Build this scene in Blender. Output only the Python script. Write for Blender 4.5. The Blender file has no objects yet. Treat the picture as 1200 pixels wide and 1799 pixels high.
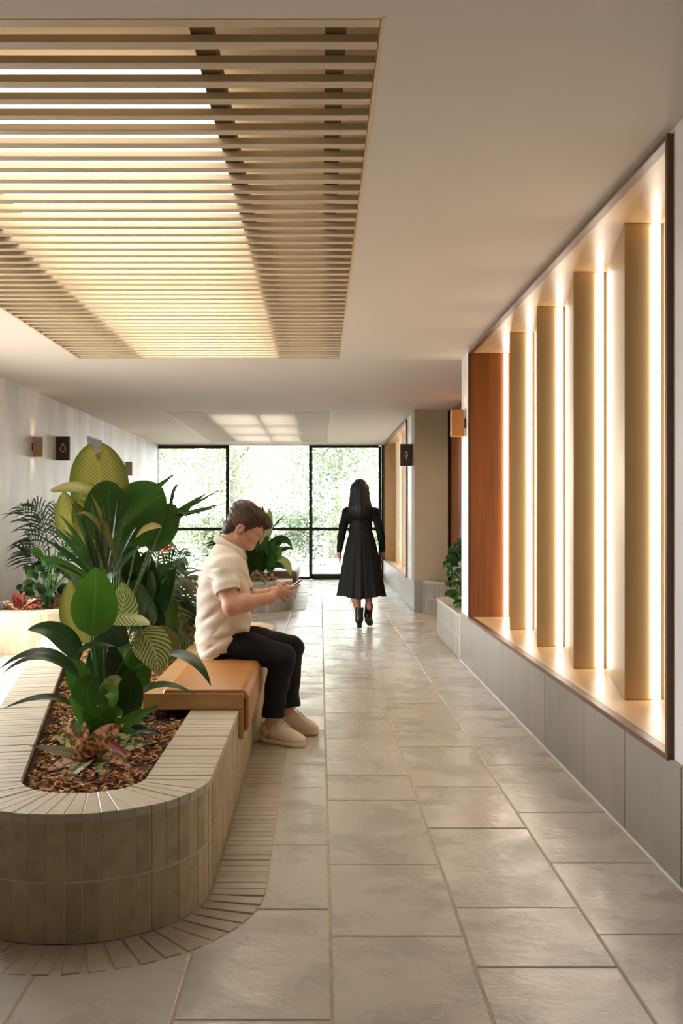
import bpy, math, random
import numpy as np
from mathutils import Vector, Matrix, noise as mnoise
C = bpy.context.scene.collection
PI = math.pi
CX, CY, F, H = 562.0, 903.0, 1680.0, 1.27      # vanishing point, focal length in pixels, eye height

# ---- camera, world, exposure -------------------------------------------------
cam = bpy.data.cameras.new('camera'); co = bpy.data.objects.new('camera', cam); C.objects.link(co)
co.location = (0, 0, H); co.rotation_euler = (PI/2, 0, 0)
cam.sensor_fit = 'VERTICAL'; cam.sensor_height = 36; cam.lens = F/1799*36
cam.shift_x = (600-CX)/1799; cam.shift_y = (CY-899.5)/1799
cam.clip_start = .05; cam.clip_end = 300
bpy.context.scene.camera = co
vs = bpy.context.scene.view_settings
vs.view_transform = 'Standard'; vs.look = 'None'; vs.gamma = 1; vs.use_curve_mapping = False
vs.exposure = 0.58
SKY = 16.0
w = bpy.data.worlds.new('sky'); bpy.context.scene.world = w; w.use_nodes = True
bg = w.node_tree.nodes['Background']; bg.inputs[0].default_value = (.93, .955, 1, 1); bg.inputs[1].default_value = SKY

def area(name, loc, rot, sx, sy, power, col, spread=PI):
    l = bpy.data.lights.new(name, 'AREA'); l.shape = 'RECTANGLE'; l.size = sx; l.size_y = sy; l.energy = power; l.color = col; l.spread = spread
    o = bpy.data.objects.new(name, l); o.location = loc; o.rotation_euler = rot; C.objects.link(o); return o
portal = area('window_portal', (-.9, 18.75, 1.3), (-PI/2, 0, 0), 4.5, 2.6, 1, (1, 1, 1)); portal.data.cycles.is_portal = True
portal2 = area('added_window_portal', (-3.3, 6.8, 1.2), (0, -PI/2, 0), 1.6, 3.4, 1, (1, 1, 1)); portal2.data.cycles.is_portal = True  # portal of the added side window
su = bpy.data.lights.new('sun', 'SUN'); su.energy = .6; su.angle = .3; su.color = (1, .96, .9)
so = bpy.data.objects.new('sun', su); so.rotation_euler = (math.radians(38), math.radians(12), 0); C.objects.link(so)
dl = bpy.data.lights.new('alcove_downlight', 'SPOT'); dl.energy = 45; dl.color = (1, .82, .58); dl.spot_size = 2.9; dl.spot_blend = 1; dl.shadow_soft_size = .03
do = bpy.data.objects.new('alcove_downlight', dl); do.location = (1.5, 11.0, 2.6); C.objects.link(do)
GLOW, LED, GLOW2 = 4.2, 8.5, 3.5                # light boxes over the timber ceiling, niche strips, far panel

# ---- helpers -----------------------------------------------------------------
def P(x, y, D): return Vector(((x-CX)*D/F, D, H-(y-CY)*D/F))
def srgb(*c):
    if len(c) == 1: c = c*3
    return tuple((v/255/12.92 if v/255 <= .04045 else ((v/255+.055)/1.055)**2.4) for v in c)
def mesh(name, v, f, smooth=False, uv=None):
    me = bpy.data.meshes.new(name); me.from_pydata([tuple(p) for p in v], [], f); me.update()
    if smooth: me.polygons.foreach_set('use_smooth', [True]*len(me.polygons))
    if uv is not None:
        l = me.uv_layers.new(name='uv'); idx = [0]*len(me.loops); me.loops.foreach_get('vertex_index', idx)
        a = np.asarray(uv, 'f')[idx]; l.data.foreach_set('uv', a.ravel())
    return me
def ob(name, me, m=None, parent=None, loc=None):
    o = bpy.data.objects.new(name, me); C.objects.link(o)
    if m is not None and me is not None and not me.materials: me.materials.append(m)
    if parent is not None: o.parent = parent
    if loc is not None: o.location = loc
    return o
def tag(o, label=None, cat=None, group=None, kind=None):
    if label: o['label'] = label
    if cat: o['category'] = cat
    if group: o['group'] = group
    if kind: o['kind'] = kind
    return o
def thing(name, label, cat, loc=(0, 0, 0), group=None, kind=None):
    o = bpy.data.objects.new(name, None); C.objects.link(o); o.location = loc; o.empty_display_size = .1
    return tag(o, label, cat, group, kind)
class MB:                                        # mesh builder
    def __init__(s, off=(0, 0, 0)): s.v = []; s.f = []; s.off = Vector(off)
    def add(s, v, f):
        n = len(s.v); s.v += [Vector(p)-s.off for p in v]; s.f += [tuple(i+n for i in q) for q in f]; return s
    def box(s, a, b, c=0):
        x0, y0, z0 = a; x1, y1, z1 = b
        if c:
            return s.bev((x0, y0, z0), (x1, y1, z1), c)
        v = [(x, y, z) for x in (x0, x1) for y in (y0, y1) for z in (z0, z1)]
        return s.add(v, [(0, 1, 3, 2), (4, 6, 7, 5), (0, 4, 5, 1), (2, 3, 7, 6), (0, 2, 6, 4), (1, 5, 7, 3)])
    def bev(s, a, b, c):
        v = []; ids = {}
        for ix in (0, 1):
            for iy in (0, 1):
                for iz in (0, 1):
                    p = [b[0] if ix else a[0], b[1] if iy else a[1], b[2] if iz else a[2]]
                    d = [-c if ix else c, -c if iy else c, -c if iz else c]
                    for k in range(3):
                        q = [p[j]+(0 if j == k else d[j]) for j in range(3)]
                        ids[(ix, iy, iz, k)] = len(v); v.append(q)
        f = []
        for k in range(3):
            o1, o2 = [j for j in range(3) if j != k]
            for s_ in (0, 1):
                def I(a_, b_, kk=k):
                    t = [0, 0, 0]; t[k] = s_; t[o1] = a_; t[o2] = b_; return ids[(*t, kk)]
                q = (I(0, 0), I(1, 0), I(1, 1), I(0, 1)); f.append(q)
        for k in range(3):                       # edges along axis k
            o1, o2 = [j for j in range(3) if j != k]
            for a_ in (0, 1):
                for b_ in (0, 1):
                    t0 = [0, 0, 0]; t0[o1] = a_; t0[o2] = b_; t1 = list(t0); t1[k] = 1
                    f.append((ids[(*t0, o1)], ids[(*t1, o1)], ids[(*t1, o2)], ids[(*t0, o2)]))
        for ix in (0, 1):
            for iy in (0, 1):
                for iz in (0, 1): f.append(tuple(ids[(ix, iy, iz, k)] for k in range(3)))
        n = len(s.v); s.add(v, f)
        c0 = sum((Vector(p) for p in v), Vector())/len(v)-s.off      # orient outward
        for i in range(len(s.f)-len(f), len(s.f)):
            q = s.f[i]; p0, p1, p2 = (s.v[j] for j in q[:3]); nn = (p1-p0).cross(p2-p0)
            if nn.dot(p0-c0) < 0: s.f[i] = q[::-1]
        return s
    def tube(s, pts, r, k=8, caps=True):
        pts = [Vector(p) for p in pts]; n = len(pts); rr = r if isinstance(r, (list, tuple)) else [r]*n
        v = []; up = None
        for i, p in enumerate(pts):
            t = (pts[min(i+1, n-1)]-pts[max(i-1, 0)]).normalized()
            if up is None: up = Vector((0, 0, 1)) if abs(t.z) < .9 else Vector((1, 0, 0))
            a = t.cross(up).normalized(); b = a.cross(t); up = b
            v += [p+(a*math.cos(2*PI*j/k)+b*math.sin(2*PI*j/k))*rr[i] for j in range(k)]
        f = [(i*k+j, i*k+(j+1) % k, (i+1)*k+(j+1) % k, (i+1)*k+j) for i in range(n-1) for j in range(k)]
        if caps: f += [tuple(range(k))[::-1], tuple((n-1)*k+j for j in range(k))]
        return s.add(v, f)
    def slab(s, q, nrm, depth, c):               # four corners of the outer face, outward normal
        q = [Vector(p) for p in q]; nrm = Vector(nrm).normalized(); m = sum(q, Vector())/4
        if (q[1]-q[0]).cross(q[2]-q[0]).dot(nrm) < 0: q = q[::-1]
        fr = []
        for i in range(4):
            e1 = (q[(i+1) % 4]-q[i]).normalized(); e2 = (q[i-1]-q[i]).normalized(); fr.append(q[i]+(e1+e2)*c)
        v = fr+[p-nrm*c for p in q]+[p-nrm*depth for p in q]
        f = [(0, 1, 2, 3)]
        for i in range(4):
            j = (i+1) % 4; f += [(i, i+4, j+4, j), (i+4, i+8, j+8, j+4)]
        f.append((11, 10, 9, 8))
        return s.add(v, f)
    def me(s, name, smooth=False): return mesh(name, s.v, s.f, smooth)
    def obj(s, name, m, parent=None, smooth=False): 
        o = ob(name, s.me(name, smooth), m, parent)
        if s.off.length: o.location = s.off
        return o

# ---- materials ---------------------------------------------------------------
def M(name, col, rough=.6, metal=0, amt=0, sc=3, stretch=(1, 1, 1), rnd=0, col2=None, bump=0, bsc=None, bst=None, spec=.5, coat=0, trans=0, coords='pos', detail=6, cr=(.35, .65), rv=0, emit=None, es=0):
    m = bpy.data.materials.new(name); m.use_nodes = True; nt = m.node_tree; N = nt.nodes; L = nt.links
    b = N['Principled BSDF']; col = tuple(col)+(1,)
    b.inputs['Base Color'].default_value = col; b.inputs['Roughness'].default_value = rough; b.inputs['Metallic'].default_value = metal
    b.inputs['Specular IOR Level'].default_value = spec; b.inputs['Coat Weight'].default_value = coat
    if emit: b.inputs['Emission Color'].default_value = tuple(emit)+(1,); b.inputs['Emission Strength'].default_value = es
    oi = N.new('ShaderNodeObjectInfo')
    if coords == 'pos':
        g = N.new('ShaderNodeNewGeometry'); src = g.outputs['Position']
    else:
        g = N.new('ShaderNodeTexCoord'); src = g.outputs['Object']
    off = N.new('ShaderNodeVectorMath'); off.operation = 'MULTIPLY_ADD'
    off.inputs[1].default_value = (1, 1, 1); L.new(src, off.inputs[0])
    if rnd:
        sc3 = N.new('ShaderNodeVectorMath'); sc3.operation = 'SCALE'; sc3.inputs[0].default_value = (17, 31, 11)
        L.new(oi.outputs['Random'], sc3.inputs['Scale']); L.new(sc3.outputs[0], off.inputs[2])
    def nz(scale, st, det=detail):
        mp = N.new('ShaderNodeMapping'); mp.inputs['Scale'].default_value = st; L.new(off.outputs[0], mp.inputs[0])
        n = N.new('ShaderNodeTexNoise'); n.inputs['Scale'].default_value = scale; n.inputs['Detail'].default_value = det; n.inputs['Roughness'].default_value = .6
        L.new(mp.outputs[0], n.inputs['Vector']); return n.outputs['Fac']
    cur = None
    if amt or col2:
        f = nz(sc, stretch); rp = N.new('ShaderNodeValToRGB'); L.new(f, rp.inputs[0])
        c2 = tuple(col2)+(1,) if col2 else tuple(v*(1-amt) for v in col[:3])+(1,)
        rp.color_ramp.elements[0].position = cr[0]; rp.color_ramp.elements[1].position = cr[1]
        rp.color_ramp.elements[0].color = c2; rp.color_ramp.elements[1].color = col; cur = rp.outputs[0]
        if rv:
            mr = N.new('ShaderNodeMapRange'); L.new(f, mr.inputs[0]); mr.inputs[1].default_value = .3; mr.inputs[2].default_value = .7
            mr.inputs[3].default_value = rough+rv; mr.inputs[4].default_value = rough-rv; L.new(mr.outputs[0], b.inputs['Roughness'])
    if rnd:
        hs = N.new('ShaderNodeHueSaturation'); mr = N.new('ShaderNodeMapRange'); L.new(oi.outputs['Random'], mr.inputs[0])
        mr.inputs[3].default_value = 1-rnd; mr.inputs[4].default_value = 1+rnd; L.new(mr.outputs[0], hs.inputs['Value'])
        if cur: L.new(cur, hs.inputs['Color'])
        else: hs.inputs['Color'].default_value = col
        cur = hs.outputs[0]
    if cur: L.new(cur, b.inputs['Base Color'])
    if bump:
        bp = N.new('ShaderNodeBump'); bp.inputs['Strength'].default_value = 1; bp.inputs['Distance'].default_value = bump
        L.new(nz(bsc or sc, bst or stretch), bp.inputs['Height']); L.new(bp.outputs[0], b.inputs['Normal'])
    if trans:
        tr = N.new('ShaderNodeBsdfTranslucent'); mx = N.new('ShaderNodeMixShader'); mx.inputs[0].default_value = trans
        if cur: L.new(cur, tr.inputs[0])
        else: tr.inputs[0].default_value = col
        L.new(b.outputs[0], mx.inputs[1]); L.new(tr.outputs[0], mx.inputs[2]); L.new(mx.outputs[0], N['Material Output'].inputs[0])
    return m
def emis(name, col, s):
    m = bpy.data.materials.new(name); m.use_nodes = True; nt = m.node_tree; nt.nodes.clear()
    e = nt.nodes.new('ShaderNodeEmission'); e.inputs[0].default_value = tuple(col)+(1,); e.inputs[1].default_value = s
    o = nt.nodes.new('ShaderNodeOutputMaterial'); nt.links.new(e.outputs[0], o.inputs[0]); return m

m_ceil = M('ceiling_paint', srgb(214, 204, 192), .75, spec=.25, bump=.0006, bsc=6)
m_wall = M('limewash', srgb(240, 237, 234), .45, amt=.24, sc=2.2, stretch=(1, 1, .35), bump=.004, bsc=5, bst=(1, 1, .3), cr=(.38, .62), spec=.4)
m_back = M('darkened_back_wall', srgb(128, 114, 98), .8)  # unseen wall behind the camera, toned dark to cut bounce light
m_wallr = M('wall_plaster', srgb(206, 200, 192), .55, amt=.1, sc=2.5, stretch=(1, 1, .4), bump=.001, bsc=5)
m_column = M('column_render', srgb(170, 154, 126), .7, amt=.07, sc=4, bump=.001)
m_slab = M('limestone_slab', srgb(204, 198, 188), .25, amt=.24, sc=3.6, stretch=(1, 1.15, 1), rnd=.055, bump=.0036, bsc=8, bst=(1, 1.5, 1), cr=(.40, .52), rv=.12, spec=.5)
m_grout = M('grout', srgb(196, 182, 160), .9, amt=.2, sc=20)
m_brick = M('travertine_brick', srgb(186, 170, 136), .6, amt=.17, sc=14, stretch=(1, 1, 1), rnd=.1, bump=.002, bsc=40, cr=(.38, .58), rv=.05)
m_cope = M('coping_stone', srgb(196, 184, 160), .5, amt=.13, sc=7, rnd=.05, bump=.0012, bsc=30)
m_pave = M('paving_brick_stone', srgb(186, 175, 158), .5, amt=.18, sc=10, rnd=.07, bump=.0015, bsc=30)
m_mortar = M('mortar', srgb(204, 190, 162), .9)
m_tile = M('base_tile_stone', srgb(150, 143, 132), .42, amt=.14, sc=4, stretch=(1, 1, .5), rnd=.05, bump=.0016, bsc=14, bst=(1, 1, .6))
m_oak = M('oak', srgb(205, 160, 104), .42, amt=.25, sc=14, stretch=(.12, 1, 1), bump=.0004, bsc=40, bst=(.08, 1, 1))
m_batten = M('batten_oak', srgb(206, 186, 154), .5, amt=.15, sc=14, stretch=(.08, 1, 1), rnd=.05)
m_joist = M('joist_timber', srgb(120, 92, 60), .6)
m_nich = M('niche_oak', srgb(214, 178, 130), .35, amt=.14, sc=12, stretch=(1, .1, 1), spec=.5)
m_brickday = M('daylit_brick', srgb(160, 154, 142), .55, amt=.15, sc=14, rnd=.1, bump=.002, bsc=40)  # planter brick again, greyed for the cool window light falling on it
m_endp = M('cedar_veneer', srgb(152, 88, 42), .45, amt=.4, sc=16, stretch=(1, 1, .05), bump=.0004)
m_frame = M('frame_walnut', srgb(112, 74, 46), .4, amt=.2, sc=14, stretch=(1, .1, .1))
m_fin = M('fin_champagne', srgb(184, 160, 122), .36, metal=.6, spec=.5)
m_black = M('window_metal', srgb(38, 35, 33), .4, metal=.5)
m_bronze = M('bronze', srgb(156, 132, 106), .45, metal=.2)
m_signb = M('sign_bronze', srgb(62, 48, 36), .4, metal=.4)
m_white = M('sign_white', srgb(240, 238, 232), .5)
m_copper = M('sconce_copper', srgb(196, 128, 68), .4, metal=.3)
m_dark = M('dark_void', srgb(60, 56, 52), .9)
m_void = M('light_box_paint', srgb(226, 208, 176), .8)
m_soil = M('soil', srgb(70, 42, 24), .95, amt=.4, sc=20, bump=.02, bsc=25)
m_glow = emis('diffuser_glow', (1, .91, .79), GLOW)
m_glow2 = emis('far_diffuser_glow', (1, .95, .87), GLOW2)
m_led = emis('led_strip', (1, .89, .77), LED)
m_lamp = emis('sconce_lamp', (1, .78, .5), 18)
# ---- outline paths for the rounded planters ------------------------------------
class Path:                                       # polyline with rounded corners; interior lies on the left when walking
    def __init__(s, pts, radii, closed=False, n=14):
        out = []; N_ = len(pts); V2 = [Vector(p) for p in pts]
        for i, p in enumerate(V2):
            r = radii[i]
            if not r or (not closed and i in (0, N_-1)): out.append(p); continue
            a = (V2[i-1]-p).normalized(); b = (V2[(i+1) % N_]-p).normalized()
            ang = math.acos(max(-1, min(1, a.dot(b))))/2; tl = r/math.tan(ang); c = p+(a+b).normalized()*(r/math.sin(ang))
            A = p+a*tl; B = p+b*tl; a0 = math.atan2(A.y-c.y, A.x-c.x); a1 = math.atan2(B.y-c.y, B.x-c.x)
            d = (a1-a0+PI) % (2*PI)-PI
            out += [c+Vector((math.cos(a0+d*k/n), math.sin(a0+d*k/n)))*r for k in range(n+1)]
        if closed: out.append(out[0])
        s.p = out; s.s = [0]
        for i in range(1, len(out)): s.s.append(s.s[-1]+(out[i]-out[i-1]).length)
        s.L = s.s[-1]
    def at(s, t):
        t = max(0, min(s.L, t)); i = 1
        while i < len(s.s)-1 and s.s[i] < t: i += 1
        d = (s.s[i]-s.s[i-1]) or 1; k = (t-s.s[i-1])/d; T = (s.p[i]-s.p[i-1]).normalized()
        return s.p[i-1].lerp(s.p[i], k), Vector((T.y, -T.x))         # point, outward normal (right of travel)
    def off(s, d):
        n = len(s.p); o = []
        for i, p in enumerate(s.p):
            T = (s.p[min(i+1, n-1)]-s.p[max(i-1, 0)]).normalized(); o.append(p+Vector((T.y, -T.x))*d)
        return o
def fan(poly):                                     # triangles for a simple polygon, via tessellation
    from mathutils.geometry import tessellate_polygon
    return [tuple(t) for t in tessellate_polygon([[Vector((p[0], p[1], 0)) for p in poly]])]
def extrude(mb, poly, z0, z1):
    n = len(poly); area_ = sum(poly[i][0]*poly[(i+1) % n][1]-poly[(i+1) % n][0]*poly[i][1] for i in range(n))
    if area_ < 0: poly = poly[::-1]
    t = fan(poly); v = [(p[0], p[1], z0) for p in poly]+[(p[0], p[1], z1) for p in poly]
    f = []
    for a in t:
        p0, p1, p2 = (poly[i] for i in a)
        if (p1[0]-p0[0])*(p2[1]-p0[1])-(p2[0]-p0[0])*(p1[1]-p0[1]) < 0: a = a[::-1]
        f += [a[::-1], tuple(i+n for i in a)]
    f += [(i, (i+1) % n, (i+1) % n+n, i+n) for i in range(n)]
    return mb.add(v, f)

PITCH, JT = .0525, .0036
random.seed(4)
def planter(label, path, close_poly, top, cw=.215, z_soil=.34, capn=270, loc=(0, 0, 0), s0=0, s1=None, bm=None):
    m_brick = bm or globals()['m_brick']
    t = thing('planter', label, 'planter', loc, 'stone planters'); off = Vector(loc)
    s1 = s1 or path.L
    # core behind the bricks: an upright band that follows the outline
    core = MB(loc); O = path.off(-.0018); I = path.off(-cw+.012); n = len(O)
    v = []
    for a, b in zip(O, I): v += [(a.x, a.y, 0), (a.x, a.y, top-.0022), (b.x, b.y, top-.0022), (b.x, b.y, 0)]
    f = []
    for i in range(n-1):
        a = i*4; b = a+4
        f += [(a, b, b+1, a+1), (a+1, b+1, b+2, a+2), (a+2, b+2, b+3, a+3), (a+3, b+3, b, a)]
    f += [(0, 1, 2, 3), ((n-1)*4+3, (n-1)*4+2, (n-1)*4+1, (n-1)*4)]
    core.add(v, f); co_ = core.obj('core', m_mortar, t)
    # soil bed
    sp = [tuple(p) for p in path.off(-cw+.006)]+[tuple(p) for p in close_poly]
    sb = MB(loc); extrude(sb, sp, z_soil-.06, z_soil); sb.obj('soil', m_soil, t)
    # facing bricks (two courses) and coping bricks
    slots = []; k = 0; s = s0
    while s+PITCH <= s1+.001:
        slots.append(s); s += PITCH
    slots.sort(key=lambda q: (path.at(q)[0]).length)
    rest_f, rest_c = MB(loc), MB(loc); nf = nc = 0
    zc = top-.022; half = zc/2
    for q in slots:
        a, na = path.at(q+JT/2); b, nb = path.at(q+PITCH-JT/2)
        nrm = (na+nb).normalized(); j = random.uniform(-.0012, .0012); a2 = a+nrm*j; b2 = b+nrm*j
        for z0, z1 in ((.002, half-.0025), (half+.0025, zc-.0025)):
            qd = [(a2.x, a2.y, z0), (b2.x, b2.y, z0), (b2.x, b2.y, z1), (a2.x, a2.y, z1)]
            if nf < 296:
                mid = Vector(((a.x+b.x)/2, (a.y+b.y)/2, 0)); mb = MB(mid); mb.slab(qd, (nrm.x, nrm.y, 0), .011, .0018)
                o = mb.obj('brick', m_brick, t); o.location = mid-off; nf += 1
            else: rest_f.slab(qd, (nrm.x, nrm.y, 0), .011, .0018)
        a, na = path.at(q+JT/2); b, nb = path.at(q+PITCH-JT/2); dz = random.uniform(-.0012, .0012)
        ai, bi = a-na*cw, b-nb*cw; e = (b-a).normalized()*.003
        ai, bi = ai+e*0, bi
        if (bi-ai).length < .006 or (bi-ai).dot(b-a) < 0: mi = (ai+bi)/2; ai = mi-e; bi = mi+e
        ao, bo = a+na*.003, b+nb*.003
        qd = [(ao.x, ao.y, top+dz), (bo.x, bo.y, top+dz), (bi.x, bi.y, top+dz), (ai.x, ai.y, top+dz)]
        if nc < 296:
            mid = Vector(((a.x+b.x)/2, (a.y+b.y)/2, 0)); mb = MB(mid); mb.slab(qd, (0, 0, 1), .026, .0016)
            o = mb.obj('coping_brick', m_cope, t); o.location = mid-off; nc += 1
        else: rest_c.slab(qd, (0, 0, 1), .026, .0016)
    if rest_f.v: tag(rest_f.obj('far_bricks', m_brick, t), kind='stuff').location = (0, 0, 0)
    if rest_c.v: tag(rest_c.obj('far_coping', m_cope, t), kind='stuff').location = (0, 0, 0)
    for o in t.children:
        if o.name.split('.')[0] in ('core', 'soil'): o.location = (0, 0, 0)
    return t
# every planter path walks so that its interior is on the left
X0 = -.368
pa = Path([(X0, 7.85), (X0, 2.82), (-1.138, 2.82), (-2.06, 7.2), (-1.9, 7.85)][::-1], [0, .3, .42, .40, 0])
# closed loop around the far end of the first planter
pa = Path([(-1.1, 7.87), (-1.98, 7.87), (-2.02, 7.0), (-1.138, 2.82), (X0, 2.82), (X0, 7.87), (-1.1, 7.87)], [0, .4, .5, .42, .40, .34, 0])
pb = Path([(-1.1, 17.4), (-1.75, 17.4), (-1.75, 14.6), (-1.2, 12.4), (-.375, 12.4), (-.375, 17.4), (-1.1, 17.4)], [0, .4, .5, .42, .40, .34, 0])
pc = Path([(-3.14, 8.6), (-2.12, 8.6), (-2.12, 12.2), (-3.14, 12.2)], [0, .6, .4, 0])
pd = Path([(1.695, 10.15), (1.225, 10.15), (1.225, 8.36)], [0, .16, 0])
pe = Path([(1.33, 12.39), (1.33, 11.93), (1.70, 11.93)], [0, .36, 0])
# ---- room shell ----------------------------------------------------------------
CZ, XW, XL, DG = 2.62, 1.238, -3.14, 18.6
XA = 1.70
floor = MB().box((-3.4, -3.2, -.12), (2.0, DG+.1, -.003)).obj('floor', m_grout); tag(floor, 'pale tumbled limestone floor', kind='structure')
pan1 = (-2.10, .178, 2.60, 8.33)                   # x0, x1, y0, y1 of the slatted openings
pan2 = (-2.06, .156, 12.5, 18.0)
def ceiling():
    def strip(y0, y1, pan, name):
        b = MB(); x0, x1, a, c = pan; zt = CZ+.05
        if a > y0: b.box((-3.4, y0, CZ), (2.0, a, zt))
        b.box((-3.4, a, CZ), (x0, c, zt)); b.box((x1, a, CZ), (2.0, c, zt))
        if c < y1: b.box((-3.4, c, CZ), (2.0, y1, zt))
        return b.obj(name, m_ceil)
    c1 = strip(-3.2, 8.366, pan1, 'ceiling'); tag(c1, 'near half of the flat plaster ceiling', kind='structure')
    c2 = strip(8.372, DG+.1, pan2, 'ceiling'); tag(c2, 'far half of the flat plaster ceiling', kind='structure')
    tag(MB().box((-3.4, 8.36, CZ+.02), (2, 8.38, CZ+.05)).obj('trim_1', m_dark), 'shadow joint across the ceiling', kind='structure')
ceiling()
# left wall with a doorway and an opening for the added window
wl = MB(); t_ = -.25
wl.box((XL+t_, -3.2, 0), (XL, 5.1, CZ)); wl.box((XL+t_, 5.1, 0), (XL, 8.5, .4)); wl.box((XL+t_, 5.1, 2.0), (XL, 8.5, CZ)); wl.box((XL+t_, 8.5, 0), (XL, 12.9, CZ)); wl.box((XL+t_, 12.9, 2.33), (XL, 13.78, CZ)); wl.box((XL+t_, 13.78, 0), (XL, DG, CZ))
tag(wl.obj('wall_left', m_wall), 'mottled limewashed wall', kind='structure')
tag(MB().box((XL-.35, 12.8, 0), (XL-.27, 13.9, 2.45)).obj('door_1', M('doorway_grey', srgb(150, 146, 142), .7)), 'grey doorway in the left wall', kind='structure')
tag(MB().box((-3.4, -3.2, 0), (2, -3.1, CZ)).obj('wall_near', m_back), 'wall behind the viewer', kind='structure')
w2 = tag(bpy.data.objects.new('added_side_window', None), 'unseen side window added in the left wall to let daylight in', kind='structure'); C.objects.link(w2)  # out-of-view window, added to bring daylight in from the left
for a, b in ((5.1, 5.16), (6.77, 6.83), (8.44, 8.5)): MB().box((XL-.16, a, .4), (XL-.1, b, 2.0)).obj('mullion', m_black, w2)
for a, b in ((.4, .46), (1.94, 2.0)): MB().box((XL-.16, 5.16, a), (XL-.1, 8.44, b)).obj('rail', m_black, w2)
# right wall
wr = MB(); ZB, ZT = .427, 2.588
wr.box((XW, -3.2, 0), (2.0, 3.36, CZ)); wr.box((XW, 3.36, 0), (2.0, 7.84, ZB-.02)); wr.box((XW, 3.36, ZT+.012), (2.0, 7.84, CZ))
wr.box((1.585, 3.36, ZB-.02), (2.0, 7.84, ZT+.02)); wr.box((XW, 7.84, 0), (2.0, 8.36, CZ))
wr.box((XW, 12.78, 0), (2.0, 13.5, CZ)); wr.box((XW, 13.5, 0), (2.0, 18.25, .385)); wr.box((XW, 13.5, ZT+.012), (2.0, 18.25, CZ))
wr.box((1.585, 13.5, .38), (2.0, 18.25, ZT+.02)); wr.box((XW, 18.25, 0), (2.0, DG+.1, CZ))
wall_right = tag(wr.obj('wall_right', m_wall), 'pale plaster wall', kind='structure')
col = MB().box((1.228, 12.40, .408), (1.66, 12.8, CZ)).obj('wall_column', m_column); tag(col, 'taupe rendered wall end facing the viewer', kind='structure')
b_ = MB().box((1.222, 12.39, 0), (1.668, 12.8, .405)).obj('base_tile', m_tile, col)
# alcove back wall in timber boards
av = MB().box((XA+.02, 8.36, 0), (2.0, 12.8, CZ)).obj('wall_alcove', m_endp); tag(av, 'orange timber wall in the alcove', kind='structure')
y = 8.38
while y < 12.75:
    MB().box((XA, y, .02), (XA+.03, min(y+.117, 12.78), CZ-.002), .002).obj('timber_board', m_endp, av); y += .12
# tiles of the low wall base: vertical joints read from the photograph
def base_tiles(edges, ztop, parent, x=XW):
    for a, b in zip(edges, edges[1:]):
        MB().box((x-.014, a+.003, .004), (x+.002, b-.003, ztop), .0025).obj('base_tile', m_tile, parent)
base_tiles([-.9, -.1, .5, 1.3, 1.9, 2.66, 3.24, 3.84, 4.43, 5.21, 5.62, 6.40, 7.0, 7.62, 8.35], .412, wall_right)
base_tiles([12.8, 13.4, 14.2, 14.8, 15.2, 16.0, 16.6, 17.4, 17.8, 18.55], .378, wall_right)
tag(MB().box((XW-.019, -1, -.004), (XW-.010, 8.35, .004)).obj('baseboard_right', m_white), 'thin white sealant line at the wall foot', kind='structure')
# ---- floor slabs -----------------------------------------------------------------
ring1 = [tuple(p) for p in pa.off(.190)]
def cutter(pts, z0=-.05, z1=.05):
    b = MB(); extrude(b, pts, z0, z1); return b.obj('cutter', m_grout)
def inside(p, poly):
    c = False; n = len(poly)
    for i in range(n):
        a, b = poly[i], poly[i-1]
        if (a[1] > p[1]) != (b[1] > p[1]) and p[0] < (b[0]-a[0])*(p[1]-a[1])/(b[1]-a[1])+a[0]: c = not c
    return c
rings = [ring1, [tuple(p) for p in pb.off(.190)],
         [(-3.2, 8.41)]+[tuple(p) for p in pc.off(.190)]+[(-3.2, 12.39)],
         [tuple(p) for p in pd.off(.19)][:-1]+[(1.035, 8.40), (1.9, 8.4), (1.9, 10.2)]]
cuts = [cutter(r) for r in rings]
cols = [-3.14, -2.78, -2.38, -1.98, -1.58, -1.18, -.785, -.372, .031, .434, .838, 1.226]
known = {7: [1.35, 1.95, 2.4, 3.07, 3.67, 4.44, 4.85, 5.61, 6.0, 6.79, 7.5, 8.1, 8.7, 9.34, 10.0],
         8: [.6, 1.4, 2.0, 2.875, 3.463, 4.24, 4.65, 5.41, 6.1, 6.97, 7.6, 8.37, 9.0, 9.6],
         9: [.7, 1.1, 1.9, 2.68, 3.083, 3.865, 4.45, 5.22, 5.62, 6.4, 6.80, 7.16, 7.9, 8.5],
         10: [.9, 1.5, 2.1, 2.887, 3.48, 4.07, 4.84, 5.44, 6.2, 6.8, 7.2, 7.9, 8.4]}
random.seed(11); far = MB(); nsl = 0; todo = []
for ci in range(len(cols)-1):
    ys = list(known.get(ci, [random.uniform(-.4, 0)])); 
    while ys[-1] < DG: ys.append(ys[-1]+random.choice([.4, .6, .6, .8]))
    ys[-1] = DG
    if len(ys) > 2 and ys[-1]-ys[-2] < .15: ys.pop(-2)
    for a, b in zip(ys, ys[1:]):
        x0, x1 = cols[ci]+.003, cols[ci+1]-.003
        if ci < 7 and b > 9 and b < 1: continue
        todo.append((a, x0, x1, a+.0035, b-.0035))
todo.sort()
dg = None
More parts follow.
